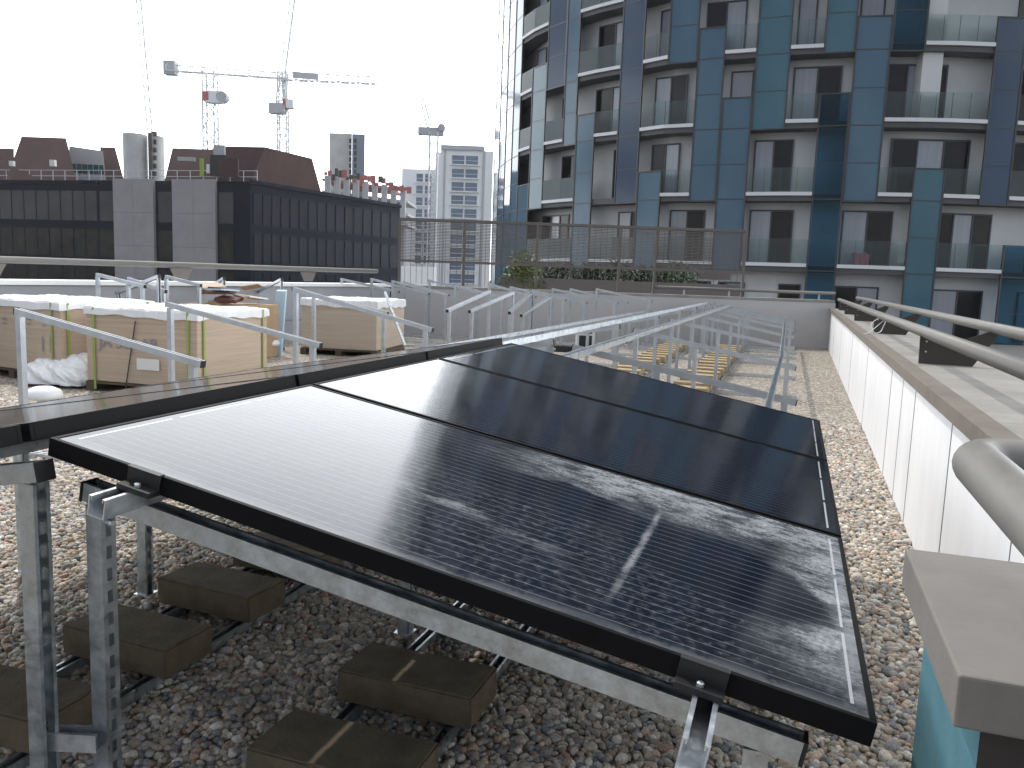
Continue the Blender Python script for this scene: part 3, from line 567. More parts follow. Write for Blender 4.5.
# near pier, its coping slab and the handrail end over it
pr_ = thing('low_pier', (1.74, 0, ZG), 'blue painted pier under a thick grey slab at the bottom right', 'pier')
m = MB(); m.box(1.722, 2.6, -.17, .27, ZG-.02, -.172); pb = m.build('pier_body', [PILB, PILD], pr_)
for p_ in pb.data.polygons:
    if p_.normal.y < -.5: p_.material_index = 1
m = MB(); m.box(1.683, 2.7, -.207, .322, -.170, -.100); m.build('coping_slab', COPED, pr_, bevel=.004)
tb = MB(); zc = .108; TX = 1.742; A = V((TX, -1.2, zc)); pth = [A, V((TX, -.5, zc))]
R_ = .055
for i in range(9):
    t_ = i/8*math.pi/2; pth.append(V((TX + R_ - R_*math.cos(t_), .10 + R_*math.sin(t_), zc)))
pth += [V((2.3, .10+R_, zc)), V((2.8, .10+R_, zc))]
tb.sweep(pth, .036, 20); tag(tb.build('handrail_end', RAILM, loc=(1.8, .1, zc), smooth=True), 'thick tubular handrail end turning a corner above the grey slab', 'handrail')

# ------------------------------------------------------------------ far wall, left wall
def wall_thing(name, A, B, zb, zt, th, label, mats, cop, steps=0):
    A, B = V((A[0], A[1], 0)), V((B[0], B[1], 0)); d = (B-A).normalized(); nn = V((-d.y, d.x, 0)); Lw = (B-A).length
    t = thing(name, (A + d*Lw/2) + V((0, 0, zb)), label, 'wall')
    m = MB(); m._ob(A + V((0, 0, zb)), d*Lw, nn*th, V((0, 0, zt-zb-.062))); m.build('wall_face', mats, t)
    m = MB(); n_ = max(1, int(Lw/3))
    for i in range(n_): m._ob(A + d*(Lw/n_*i) - nn*.05 + V((0, 0, zt-.06)), d*(Lw/n_-.004), nn*(th+.1), V((0, 0, .06)))
    m.build('coping', cop, t, bevel=.004)
    m = MB(); m._ob(A - nn*.004 + V((0, 0, zb+.42)), d*Lw, nn*.003, V((0, 0, .03))); m.build('flashing_line', SEAL, t)
    return t, A, d, nn, Lw
FWA, FWB = dp(836, 300, 17.8), dp(392, 283, 17.8)
ft, fA, fd, fn, fL = wall_thing('far_wall', FWA, FWB, ZG-.05, .075, -.45, 'pale rendered wall closing the far end of the roof below the tower', FARW, COPE)
LWB = V((FWB.x-.02, FWB.y-.05, 0)); LWA = LWB + V((-.137, -.990, 0)).normalized()*22
lt, lA, ld, ln, lL = wall_thing('left_wall', LWA, LWB, ZG-.05, .085, .45, 'grey rendered wall along the left side of the roof behind the pallets', mat('grey_render', (.30, .31, .33), .85, 0, .06, 1.2, .05, 30), WHITEP)
# handrail on the left wall
hl = thing('wall_handrail', lA + ld*10 + V((0, 0, .09)), 'single tubular handrail on grey brackets along the left wall', 'handrail')
m = MB(); off = ln*.20; z_ = .315; m.sweep([lA + off + V((0, 0, z_)), lB_ if False else lA + ld*(lL-.2) + off + V((0, 0, z_+.03))], .045, 12); m.build('tube', RAILM, hl, smooth=True)
for s_ in (13.6, 16.6, 19.6, 8, 10.8):
    c_ = lA + ld*s_ + off; m = MB(); m.prism([(-.22, 0), (.22, 0), (.12, -.17), (-.12, -.17)], c_ + V((0, 0, z_-.03)) - ln*.006, ln, ld, (0, 0, 1), .012); m.build('bracket', FENCE, hl, fix=True)
# handrail on the right part of the far wall
hf = thing('far_handrail', fA + fd*3 + V((0, 0, .08)), 'thin handrail crossing in front of the tower at the far end', 'handrail')
PR0, PR1 = dp(835, 293.5, 17.85), dp(655, 287, 17.85)
m = MB(); m.sweep([PR0, PR1], .036, 10); m.build('tube', RAILM, hf, smooth=True)
for i in range(4):
    p_ = PR0.lerp(PR1, (i+.35)/4); m = MB(); m.bar(p_, (p_.x, p_.y, .07), .04, .03); m.build('bracket', CRG, hf)
# louvred mesh fence on the far wall
FP = [400, 465, 538, 621, 657, 746]; FPY = [219.5, 222, 224.5, 227, 228, 231]; FD = 17.72
fe = thing('mesh_fence', dp(540, 283, FD), 'brown steel louvred mesh fence on posts along the far wall', 'fence')
tops = [dp(x, y, FD) for x, y in zip(FP, FPY)]; ZF = 1.475
for p_ in tops:
    m = MB(); m.bar((p_.x, p_.y, -.45), (p_.x, p_.y, ZF), .07, .05, up=fd); po = m.build('post', FENCE, fe)
    m = MB(); m.bar((p_.x, p_.y, -.30), (p_.x, p_.y, -.22), .14, .09, up=fd); m.bar((p_.x, p_.y, -.08), (p_.x, p_.y, -.02), .14, .09, up=fd); m.build('bracket', FENCE, po)
pA, pB = V((tops[0].x, tops[0].y, 0)), V((tops[-1].x, tops[-1].y, 0))
for z_, nm in ((ZF, 'top_rail'), (.60, 'lower_rail')):
    m = MB(); m.bar(pA + V((0, 0, z_)), pB + V((0, 0, z_)), .06, .055); m.build(nm, FENCE, fe)
m = MB()
for i in range(26): m.bar(pA + V((0, 0, .65+i*.0315)), pB + V((0, 0, .65+i*.0315)), .018, .015)
nv = 60
for i in range(nv): p_ = pA.lerp(pB, i/nv); m.bar(p_ + V((0, 0, .12)), p_ + V((0, 0, ZF)), .009, .009, up=fd)
m.build('louvre_mesh', FENCE, fe)

# ------------------------------------------------------------------ other bare frames on the left half of the roof
def pf(hp, lp, y, label, ylo=None): return half_frame(ony(*hp, y), ony(*lp, ylo or y), label, 'bare frames among the pallets', False, mids=(), steel=GALVF)
pf((17, 308), (203, 361), 2.88, 'bare frame sloping across the pallet at the left edge')
pf((168, 302), (321, 343), 4.44, 'bare frame sloping across the cardboard pallet marked with letters')
pf((294, 287), (433, 328), 6.02, 'bare frame with the longest beam, in front of the far wrapped pallet')
pf((313, 293), (388, 312), 7.7, 'bare frame close behind the longest beam')
pf((341, 278), (399, 291), 13.3, 'bare frame near the left wall, left of the fence corner')
pf((371, 278), (429, 293), 13.4, 'bare frame just left of the first fence post')
pf((392, 280), (449, 294), 13.1, 'bare frame just right of the first fence post')
pf((97, 273), (145, 285), 7.1, 'short bare frame behind the pallets, leftmost of three')
pf((128, 277), (166, 290), 7.3, 'short bare frame behind the pallets, middle of three')
pf((166, 275), (201, 284), 8.0, 'short bare frame behind the pallets, rightmost of three')
def pff(h3, l3, label): return half_frame(h3, l3, label, 'bare frames among the pallets', False, mids=(), steel=GALVF)
pff((-6.03, 7.13, .22), (-7.2, 7.65, -.04), 'bare frame rising to the right behind the lettered pallet')
pff((-6.65, 9.18, .19), (-7.6, 9.85, -.07), 'bare frame rising to the right above the cardboard heap')
pff((-6.40, 10.3, .19), (-7.35, 10.95, -.07), 'bare frame rising to the right beside the pale blue sheet')
pff((-2.97, 10.75, .128), (-3.05, 9.27, -.132), 'bare frame end on, rising to the right, first left of the long rails')
pff((-2.74, 11.20, .112), (-2.90, 9.73, -.148), 'bare frame end on, rising to the right, second of four')
pff((-2.57, 11.60, .104), (-2.42, 10.09, -.156), 'bare frame end on, rising to the right, third of four')
pff((-2.41, 12.17, .046), (-2.43, 10.68, -.214), 'bare frame end on, rising to the right, rightmost of four')
pf((532, 289), (587, 302), 14.0, 'bare frame sloping down to the right by the second fence post')
pf((552, 288), (618, 302), 14.6, 'bare frame sloping down to the right by the third fence post')
pf((596, 288), (652, 300), 14.9, 'bare frame at the foot of the far wall under the fence')
pf((455, 284), (505, 297), 13.6, 'bare frame at the foot of the far wall below the shrub')
for hp_, lp_, y_, lb_ in (((404, 281), (447, 294), 14.3, 'bare frame just left of the second pair of end-on frames'), ((429, 279.5), (480, 292.5), 14.6, 'bare frame straddling the first fence post'), ((489, 283), (536, 296), 14.0, 'bare frame left of the second fence post'), ((510, 286), (566, 299), 13.2, 'bare frame with its low end right of the second fence post'), ((570, 288), (628, 302), 15.0, 'bare frame midway between the second and third fence posts')):
    pf(hp_, lp_, y_, lb_)
# loose base channels on the ground
for i, (xa, ya, xb, yb, lb) in enumerate(((-6.2, 12.6, -2.6, 13.6, 'loose steel channel on the gravel near the far wall, farther one'), (-5.6, 11.6, -2.4, 12.5, 'loose steel channel on the gravel near the far wall, nearer one'), (-4.9, 12.2, -2.0, 13.3, 'loose steel channel on the gravel near the far wall, middle one'), (-3.1, 5.6, -3.3, 9.0, 'loose steel channel lying beside the far wrapped pallet'))):
    m = MB(); m.strut((xa, ya, ZG+.03), (xb, yb, ZG+.03), (0, 0, 1)); tag(m.build('loose_channel', GALVB, loc=(xa, ya, ZG), fix=True), lb, 'channel', 'loose channels on the gravel')
m = MB(); p0, p1 = ony(385, 292, 8.6), ony(405, 346, 7.9); m.bar(p0, p1, .028, .028); tag(m.build('leaning_bar', GALV, loc=p1), 'thin steel bar leaning against the far wrapped pallet', 'bar')

# ------------------------------------------------------------------ pallets of boxed panels
def text_mesh(s, size, o, xa, za, mat_, parent, name='lettering'):
    c = bpy.data.curves.new('t', 'FONT'); c.body = s; c.size = size; c.extrude = .0008; tmp = bpy.data.objects.new('t', c); COL.objects.link(tmp)
    bpy.context.view_layer.update(); dg = bpy.context.evaluated_depsgraph_get(); me = bpy.data.meshes.new_from_object(tmp.evaluated_get(dg)); bpy.data.objects.remove(tmp)
    xa, za = V(xa).normalized(), V(za); nn = xa.cross(za); mt = Matrix((xa, za, nn)).transposed().to_4x4(); mt.translation = V(o) - WL[parent.name]; me.transform(mt); me.materials.clear(); me.materials.append(mat_)
    ob = bpy.data.objects.new(name, me); COL.objects.link(ob); ob.parent = parent; WL[ob.name] = WL[parent.name]; return ob
def pallet(F, xdir, wx, wy, zt, label, cardm, straps=True, filmdrop=.085):
    # F: the corner nearest the camera; the box extends along xdir by wx and along ydir by wy
    F = V((F[0], F[1], ZG)); xd = V(xdir).normalized(); yd = V((xd.y, -xd.x, 0)) if V((xd.y, -xd.x, 0)).y > 0 else V((-xd.y, xd.x, 0))
    t = thing('panel_pallet', F + xd*wx/2 + yd*wy/2, label, 'pallet', 'pallets of boxed panels')
    m = MB()
    for k in range(3): m._ob(F + xd*(k*(wx-.1)/2) + V((0, 0, .0)), xd*.1, yd*wy, V((0, 0, .08)))
    m._ob(F + V((0, 0, .08)), xd*wx, yd*wy, V((0, 0, .022))); m.build('skid', WOODP, t)
    H_ = zt - ZG
    m = MB(); m._ob(F + V((0, 0, .105)) + xd*.012 + yd*.012, xd*(wx-.024), yd*(wy-.024), V((0, 0, H_-.125))); m.build('box', cardm, t, bevel=.012)
    # loose film hood with a sagging, uneven hem
    m = MB(); N_ = 40; per = []
    cs = [F, F+xd*wx, F+xd*wx+yd*wy, F+yd*wy]; nm_ = [(-xd-yd), (xd-yd), (xd+yd), (yd-xd)]
    for k in range(4):
        for i in range(N_): per.append((cs[k].lerp(cs[(k+1) % 4], i/N_), (k*N_+i)))
    cen = F + xd*wx/2 + yd*wy/2; rows = []
    for (dz, gr) in ((0, 0), (1, 0), (2, 0)):
        idx = len(m.v)
        for p_, i in per:
            out = (p_-cen); out.z = 0; out = out.normalized(); wob = .010*math.sin(i*.9)+.008*math.sin(i*2.3+1)
            if dz == 0: z_ = zt + .006*math.sin(i*.35)+.004*math.sin(i*1.7); q_ = p_ - out*.012
            elif dz == 1: z_ = zt - .018 + .006*math.sin(i*.6); q_ = p_ + out*(.004+wob*.2)
            else: z_ = zt - filmdrop*(1+.12*math.sin(i*.16)+.08*math.sin(i*.55+2)); q_ = p_ + out*(.008+wob*.35)
            m.v.append((q_.x, q_.y, z_))
        rows.append(idx)
    n_ = len(per)
    for a_, b_ in zip(rows, rows[1:]):
        for k in range(n_): m.f.append((b_+k, b_+(k+1) % n_, a_+(k+1) % n_, a_+k)); m.m.append(0)
    ci = len(m.v); m.v.append((cen.x, cen.y, zt+.012))
    for k in range(n_): m.f.append((rows[0]+k, rows[0]+(k+1) % n_, ci)); m.m.append(0)
    m.build('film_cover', FILM, t, fix=True)
    if straps:
        for fr_ in (.07, .90):
            m = MB(); p_ = F + xd*(wx*fr_); m._ob(p_ - yd*.006 + V((0, 0, .02)), xd*.028, yd*.004, V((0, 0, H_-.03))); m.build('strap', STRAP, t)
            m = MB(); p_ = F + yd*(wy*fr_); out = -xd; m._ob(p_ + out*.006 + V((0, 0, .02)), yd*.028, out*-.004, V((0, 0, H_-.03))); m.build('strap', STRAP, t)
    return t, F, xd, yd, H_
dirA = V((-1., -.05, 0)).normalized()
t2, F2, xd2, yd2, H2 = pallet((-4.09, 5.45), dirA, 1.36, 1.27, -.10, 'cardboard pallet with green straps, a white label and grey lettering', CARD)
xl = -xd2
m = MB(); p_ = F2 + xd2*.72 - yd2*.004; m._ob(p_ + V((0, 0, .26)) , xl*.27, yd2*.002, V((.0, 0, .115)) ); m.build('shipping_label', LABELW, t2)
text_mesh('JA SOLAR', .17, F2 + xd2*1.18 - yd2*.003 + V((0, 0, .46)), xl, (0, 0, 1), INK, t2)
m = MB(); m.bar(F2 + xd2*.72 - yd2*.008 + V((0, 0, .75)), F2 + xd2*.86 - yd2*.008 + V((0, 0, .05)), .012, .004, up=yd2); m.build('dark_tie', DSTRAP, t2)
t1, F1, xd1, yd1, H1 = pallet((-5.90, 5.50), V((-1.78, .30, 0)), 1.8, 1.2, -.085, 'cardboard pallet with green strap cut by the left edge, behind the white vent', CARD)
m = MB()
for (u_, w_) in ((.30, .02), (.16, .02)): m._ob(F1 + xd1*u_ - yd1*.003 + V((0, 0, .34)), xd1*.018, yd1*.002, V((0, 0, .17)))
m.build('handling_mark', INK, t1)
for u_, w_, z_ in ((.50, .07, .62), (.24, .06, .62), (.95, .08, .60)):
    m = MB(); m._ob(F1 + xd1*u_ - yd1*.003 + V((0, 0, z_)), xd1*w_, yd1*.002, V((0, 0, .012))); m._ob(F1 + xd1*u_ - yd1*.003 + V((0, 0, z_+.05)), xd1*w_, yd1*.002, V((0, 0, .02))); m.build('printed_line', INK, t1)
t3, F3, xd3, yd3, H3 = pallet((-4.56, 10.1), V((-1, -.15, 0)), 1.26, 1.42, -.10, 'far brown pallet loosely wrapped in film, behind the longest beam', WRAP, False, .12)
# heap of flattened cartons with scraps behind the lettered pallet
hc = V((ony(231, 300, 8.9).x, 8.9, ZG)); t = thing('carton_heap', hc, 'heap of torn brown cartons and red scraps behind the lettered pallet', 'cardboard heap')
m = MB(); m.box(hc.x-.50, hc.x+.46, hc.y-.5, hc.y+.5, ZG, ZG+.78); m.build('carton_stack', CARD2, t, bevel=.01)
for i in range(9):
    a = random.uniform(-.5, .5); c_ = hc + V((random.uniform(-.42, .38), random.uniform(-.4, .4), .80 + .030*i)); xd = V((math.cos(a), math.sin(a), random.uniform(-.25, .25))); yd = V((-math.sin(a), math.cos(a), random.uniform(-.2, .2)))
    m = MB(); m._ob(c_ - xd*.2 - yd*.15, xd*random.uniform(.22, .42), yd*.34, V((0, 0, random.uniform(.01, .05)))); m.build('scrap', [CARD2, REDF, CARD2, FILM, CARD2, REDF, BLUEF, CARD, CARD2][i], t)
m = MB(); c_ = ony(275, 330, 9.4); m._ob(V((c_.x-.07, 9.4, ZG)), V((.15, .03, 0)), V((0, .04, .02)), V((.02, .10, .98))); tag(m.build('blue_sheet', BLUEF, loc=c_), 'narrow pale blue board standing upright right of the carton heap', 'board')
# crumpled white plastic and roof vents
def crumple(c_, rx, ry, rz_, label, name='plastic_sheet'):
    bm = bmesh.new(); bmesh.ops.create_icosphere(bm, subdivisions=5, radius=1.)
    for v in bm.verts:
        n_ = .3*math.sin(v.co.x*5+v.co.y*3)+.3*abs(math.sin(v.co.z*7+v.co.x*5))+.35*abs(math.sin(v.co.y*9+v.co.x*6+2*v.co.z))+.15*abs(math.sin(v.co.x*23+v.co.z*17)); k_ = 1+.3*n_; v.co = V((v.co.x*rx*k_, v.co.y*ry*k_, max(v.co.z, -.1)*rz_*k_))
    me = bpy.data.meshes.new(name); bm.to_mesh(me); bm.free(); me.materials.append(FILM); o = bpy.data.objects.new(name, me); COL.objects.link(o); o.location = c_; tag(o, label, 'plastic sheet', 'crumpled plastic on the gravel')
crumple(onz(72, 378, ZG+.06), .42, .35, .22, 'crumpled white plastic between the two cardboard pallets')
crumple(onz(545, 338, ZG), .28, .25, .16, 'small crumpled white plastic beside the black tray')
def vent(c_, label, s_=1.):
    t = thing('roof_vent', c_, label, 'vent', 'white mushroom vents'); m = MB(); m.lathe(c_, [(.055*s_, 0), (.055*s_, .16*s_)], 16); m.build('pipe', WHITEP, t, smooth=True)
    m = MB(); m.lathe(c_ + V((0, 0, .15*s_)), [(.10*s_, -.01), (.155*s_, 0), (.16*s_, .03*s_), (.14*s_, .07*s_), (.08*s_, .10*s_), (.01, .108*s_)], 24); m.build('cap', WHITEP, t, smooth=True)
vent(V((-4.55, 4.06, ZG+.02)), 'white mushroom vent cap in front of the pallet at the left edge', .95)
c_ = onz(268, 356, ZG); vent(c_, 'white mushroom vent cap right of the lettered pallet', 1.1)
# small things on the gravel seen through the frames
c_ = onz(585, 350, ZG); t = thing('junction_cabinet', c_, 'small white cabinet with a dark opening between the long rails', 'cabinet')
m = MB(); xd, yd = r0, V((cfw.x, cfw.y, 0)).normalized(); sz = .30
m._ob(c_ - xd*.17, xd*.34, yd*.22, V((0, 0, .40))); m.build('body', WHITEP, t, bevel=.008)
m = MB(); m._ob(c_ - xd*.12 - yd*.004 + V((0, 0, .05)), xd*.24, yd*.003, V((0, 0, .22))); m._ob(c_ - xd*.12 - yd*.004 + V((0, 0, .31)), xd*.24, yd*.003, V((0, 0, .05))); m.build('opening', BLACKP, t)
c_ = onz(565, 352, ZG); m = MB(); m._ob(c_ - xd*.26, xd*.5 + yd*-.1, yd*.25, V((0, 0, .11))); tag(m.build('black_tray', BLACKP, loc=c_, bevel=.01), 'low black plastic tray in front of the white cabinet', 'tray')
for px, py, s_, lb in ((618, 343, .05, 'small dark offcut lying left of the tan blocks'), (628, 343, .04, 'small dark offcut lying nearest the tan blocks'), (633, 331, .07, 'dark grey tub beyond the two offcuts')):
    c_ = onz(px, py, ZG+.02); m = MB(); m.lathe(c_, [(s_, 0), (s_*1.15, s_*1.6), (s_*1.0, s_*1.8)], 10); tag(m.build('offcut', TFRAME, loc=c_), lb, 'offcut')
for i, (px, py) in enumerate(((748, 338), (750, 334), (752, 331))):
    c_ = onz(px, py, ZG+.01); m = MB(); m.sweep([c_ + V((-.7, 0, .06)), c_ + V((.55, .05, .06))], .055, 10); tag(m.build('grey_pipe', TFRAME, loc=c_, smooth=True), ['dark pipe lying right of the tan blocks, nearest of three', 'dark pipe lying right of the tan blocks, middle of three', 'dark pipe lying right of the tan blocks, farthest of three'][i], 'pipe', 'pipes beside the blocks')
m = MB()

# ------------------------------------------------------------------ blue glass tower
D_PX = [(493, 57), (497.5, 52.5), (503.5, 49.8), (510, 47.9), (517, 46.4), (528, 44.9), (542, 43.6), (560, 42.3), (573, 41.5), (591, 40.6), (614, 39.6), (636, 38.6), (660, 37.6), (689, 37.0), (716, 36.5), (746, 36.0), (780, 35.4), (812, 35.0), (843, 34.6), (878, 34.3), (912, 34.1), (944, 34.0), (980, 34.0), (1010, 34.0), (1042, 34.1), (1075, 34.3), (1110, 34.6), (1150, 35.0)]
PYR = {636: 197, 591: 199}
P = [dp(x, PYR.get(x, 192), D) for x, D in D_PX]; P = [V((p.x, p.y, 0)) for p in P]
NB = len(P)-1     # columns; column i lies between P[i], P[i+1]; column 0 is the edge turning away
def nrm(i):
    i = min(max(i, 0), NB-1); d = (P[i+1]-P[i]).normalized(); return V((-d.y, d.x, 0))   # pointing into the building
vn = [((nrm(i-1) if i else nrm(0)) + (nrm(i) if i < NB else nrm(NB-1))).normalized() for i in range(NB+1)]
INS = 1.0
Q = [p + n_*INS for p, n_ in zip(P, vn)]
FZ = lambda k: 1.20 + 3.0*k
TOPK = 12
# glass runs per column: (bottom z, top z, material index, transparent?)
B_ = lambda k: FZ(k)-.30
T_ = lambda k: FZ(k)+1.12
TOP = FZ(TOPK)+.6
runs = {0: [(B_(-1), TOP, 0)], 1: [(B_(-1), TOP, 0)], 2: [(B_(-1), TOP, 0)], 3: [(B_(-1), TOP, 0)],
        4: [(B_(0), T_(1), 0), (B_(6), TOP, 0)], 5: [(B_(1), T_(3), 2), (B_(7), TOP, 0)], 6: [(B_(3), TOP, 1)], 7: [(B_(2), TOP, 0)],
        8: [(B_(0), T_(2), 0), (B_(6), TOP, 0)], 9: [(B_(6), TOP, 2)], 10: [(B_(1), TOP, 1)], 11: [(B_(0), T_(1), 0), (B_(6), TOP, 1)], 12: [(B_(3), TOP, 0)],
        13: [(B_(1), T_(3), 0), (B_(7), TOP, 0)], 14: [(B_(0), T_(2), 0), (B_(6), TOP, 0)], 15: [(B_(2), TOP, 2)], 16: [(B_(6), T_(9), 0)],
        17: [(B_(3), TOP, 2), (B_(-1), T_(2), 3)], 18: [(B_(1), T_(3), 0), (B_(6), TOP, 0)], 19: [(B_(3), T_(5), 3), (B_(7), TOP, 0)],
        20: [(B_(-1), T_(1), 2), (B_(6), TOP, 2)], 21: [(B_(7), TOP, 0)], 22: [(B_(1), T_(3), 1), (B_(6), TOP, 1)], 23: [(B_(-1), T_(0), 3), (B_(4), T_(8), 0)],
        24: [(B_(2), T_(5), 0)], 25: [(B_(0), TOP, 1)], 26: [(B_(0), TOP, 0)]}
tw = thing('apartment_tower', P[14] + V((0, 0, -24)), 'tall curved apartment tower of staggered blue glass strips and white balconies', 'tower')
def isglass(i, z):
    return any(a <= z <= b for a, b, *_ in runs.get(i, []))
# core walls
m = MB()
for i in range(NB):
    m.face([(Q[i].x, Q[i].y, FZ(-1)-.3), (Q[i+1].x, Q[i+1].y, FZ(-1)-.3), (Q[i+1].x, Q[i+1].y, TOP), (Q[i].x, Q[i].y, TOP)])
bk = [Q[0] + V((cfw.x, cfw.y, 0))*16, Q[-1] + V((cfw.x, cfw.y, 0))*16]
for a, b_ in ((Q[-1], bk[1]), (bk[1], bk[0]), (bk[0], Q[0])): m.face([(a.x, a.y, FZ(-1)-.3), (b_.x, b_.y, FZ(-1)-.3), (b_.x, b_.y, TOP), (a.x, a.y, TOP)])
m.face([(p.x, p.y, TOP) for p in Q] + [(bk[1].x, bk[1].y, TOP), (bk[0].x, bk[0].y, TOP)])
m.build('wall', TWALL, tw)
# floor slabs
def strip(m, ia, ib, za, zb, o0, o1, mi=0):       # closed slab between offset lines o0 (outer) and o1 (inner) from vertex ia to ib
    for i in range(ia, ib):
        a, b_ = P[i]+vn[i]*o0, P[i+1]+vn[i+1]*o0; c, d = P[i+1]+vn[i+1]*o1, P[i]+vn[i]*o1
        m.hexa([(p.x, p.y, za) for p in (a, b_, c, d)], [(p.x, p.y, zb) for p in (a, b_, c, d)], mi)
for k in range(0, TOPK+1):
    m = MB(); strip(m, 0, NB, FZ(k)-.27, FZ(k), .09, INS-.002); m.build('floor_slab', TSLAB, tw)
# glass runs
for i, lst in runs.items():
    if i >= NB: continue
    for (z0, z1, gi) in lst:
        a, b_ = P[i], P[i+1]; d = (b_-a).normalized(); nn = nrm(i); Lc = (b_-a).length
        m = MB(); gm = TSEE if gi == 3 else TG[gi]
        m._ob(a + d*.07 + nn*.03 + V((0, 0, z0+.06)), d*(Lc-.14), nn*.03, V((0, 0, z1-z0-.12)))
        g_ = m.build('glass_panel', [gm], tw)
        m = MB()
        m._ob(a + d*.005 + V((0, 0, z0)), d*.062, nn*.08, V((0, 0, z1-z0))); m._ob(b_ - d*.067 + V((0, 0, z0)), d*.062, nn*.08, V((0, 0, z1-z0)))
        m._ob(a + d*.068 + V((0, 0, z0)), d*(Lc-.136), nn*.08, V((0, 0, .055))); m._ob(a + d*.068 + V((0, 0, z1-.055)), d*(Lc-.136), nn*.08, V((0, 0, .055)))
        zz = FZ(math.floor((z0-1.2)/3)+1) - .22
        h_ = 0
        while zz < z1-.3:
            if zz > z0+.4: m._ob(a + d*.068 + nn*.018 + V((0, 0, zz)), d*(Lc-.136), nn*.03, V((0, 0, .045 if h_ % 2 == 0 else .028)))
            zz += 1.5; h_ += 1
        m.build('mullion', TFRAME, g_)
# open bays: balcony edges, balustrades, windows
random.seed(11)
for k in range(-1, 6):
    i = 4
    while i < NB:
        zc = FZ(k)+1.9
        if isglass(i, zc): i += 1; continue
        j = i
        while j < NB and not isglass(j, zc) and j-i < 3: j += 1
        # open group i..j-1 above breast height
        if k >= 0:
            # balustrade only on columns without glass at breast height
            cols = [c for c in range(i, j) if not isglass(c, FZ(k)+.5)]
            rn = []
            for c in cols:
                if rn and rn[-1][1] == c: rn[-1][1] = c+1
                else: rn.append([c, c+1])
            for ia, ib in rn:
                if (ia, ib) in ((20, 21), (9, 10)) and (k == 1 or ia == 20): continue
                m = MB(); strip(m, ia, ib, FZ(k)-.05, FZ(k)+.10, -.02, .085); e_ = m.build('balcony_edge', TEDGE, tw)
                m = MB()
                for c in range(ia, ib):
                    a, b_ = P[c]+vn[c]*.03, P[c+1]+vn[c+1]*.03; m._ob(a + V((0, 0, FZ(k)+.105)), b_-a, nrm(c)*.015, V((0, 0, 1.02)))
                m.build('balustrade', TBAL, e_)
                m = MB()
                for c in range(ia, ib):
                    for f_ in (.5, .995): p_ = P[c].lerp(P[c+1], f_) + nrm(c)*.055; m.bar(p_ + V((0, 0, FZ(k)+.10)), p_ + V((0, 0, FZ(k)+1.1)), .014, .014, up=nrm(c))
                m.build('balustrade_post', TFRAME, e_)
        # windows on the back wall
        ncol = j-i; a, b_ = Q[i], Q[j]; d = (b_-a); Lq = d.length; d = d/Lq; nn = nrm((i+j)//2)
        if not (i == 20 and k >= 2):
            if ncol == 1: s0, s1 = random.choice(((.10, .72), (.22, .90), (.12, .88)))
            else: s0, s1 = random.choice(((.03, .74), (.05, .86), (.14, .97), (.03, .66)))
            if i == 9 and k <= 3: s0, s1 = .35, .92
            w0, w1 = Lq*s0, Lq*s1; hz = 2.36 if k >= 0 else 2.15; z0 = FZ(k)+.06
            # wall panes are built on the chord between the two wall vertices, pushed out past the curve
            sag = max([0]+[((Q[c]-a) - d*((Q[c]-a).dot(d))).dot(-nn) for c in range(i, j+1)])
            o = a - nn*(sag+.06)
            m = MB(); ft = .07
            m._ob(o + d*w0 + V((0, 0, z0)), d*ft, nn*.07, V((0, 0, hz))); m._ob(o + d*(w1-ft) + V((0, 0, z0)), d*ft, nn*.07, V((0, 0, hz)))
            m._ob(o + d*(w0+ft) + V((0, 0, z0+hz-ft)), d*(w1-w0-2*ft), nn*.07, V((0, 0, ft))); m._ob(o + d*(w0+ft) + V((0, 0, z0)), d*(w1-w0-2*ft), nn*.07, V((0, 0, ft)))
            npn = max(1, round((w1-w0)/.95)); pw = (w1-w0)/npn
            for q_ in range(1, npn): m._ob(o + d*(w0+q_*pw-.035) + V((0, 0, z0+ft)), d*.07, nn*.07, V((0, 0, hz-2*ft)))
            wf = m.build('window', TFRAME, tw)
            light = random.randrange(npn) if npn > 1 else (0 if random.random() < .35 else -1)
            for q_ in range(npn):
                m = MB(); wa, wb = w0+q_*pw+(.07 if q_ == 0 else .035), w0+(q_+1)*pw-(.07 if q_ == npn-1 else .035)
                m._ob(o + nn*.035 + d*wa + V((0, 0, z0+ft)), d*(wb-wa), nn*.02, V((0, 0, hz-2*ft)))
                m.build('pane', TCURT if (q_ == light) else TWIN, wf)
        i = j
# white pier where the facade breaks
for k in range(2, 6):
    m = MB(); a, b_ = P[20], P[21]; nn = nrm(20); m._ob(a + (b_-a)*.02 + nn*.25 + V((0, 0, FZ(k)-.26)), (b_-a)*.62, nn*1.0, V((0, 0, 2.985))); m.build('pier', TWALL, tw)
# pergola posts and beam at the foot of the tower
m = MB()
for px in (540, 571, 605, 626, 682, 716):
    Dd = 31.5; t_ = dp(px, 258, Dd); m = MB(); m.bar((t_.x, t_.y, FZ(-1)), (t_.x, t_.y, FZ(0)-.5), .22, .22); m.build('column', TEDGE, tw)
m = MB(); a, b_ = dp(520, 264, 31.5), dp(730, 272, 31.5); m.bar((a.x, a.y, .62), (b_.x, b_.y, .62), .25, .30); m.build('canopy_beam', FENCE, tw)
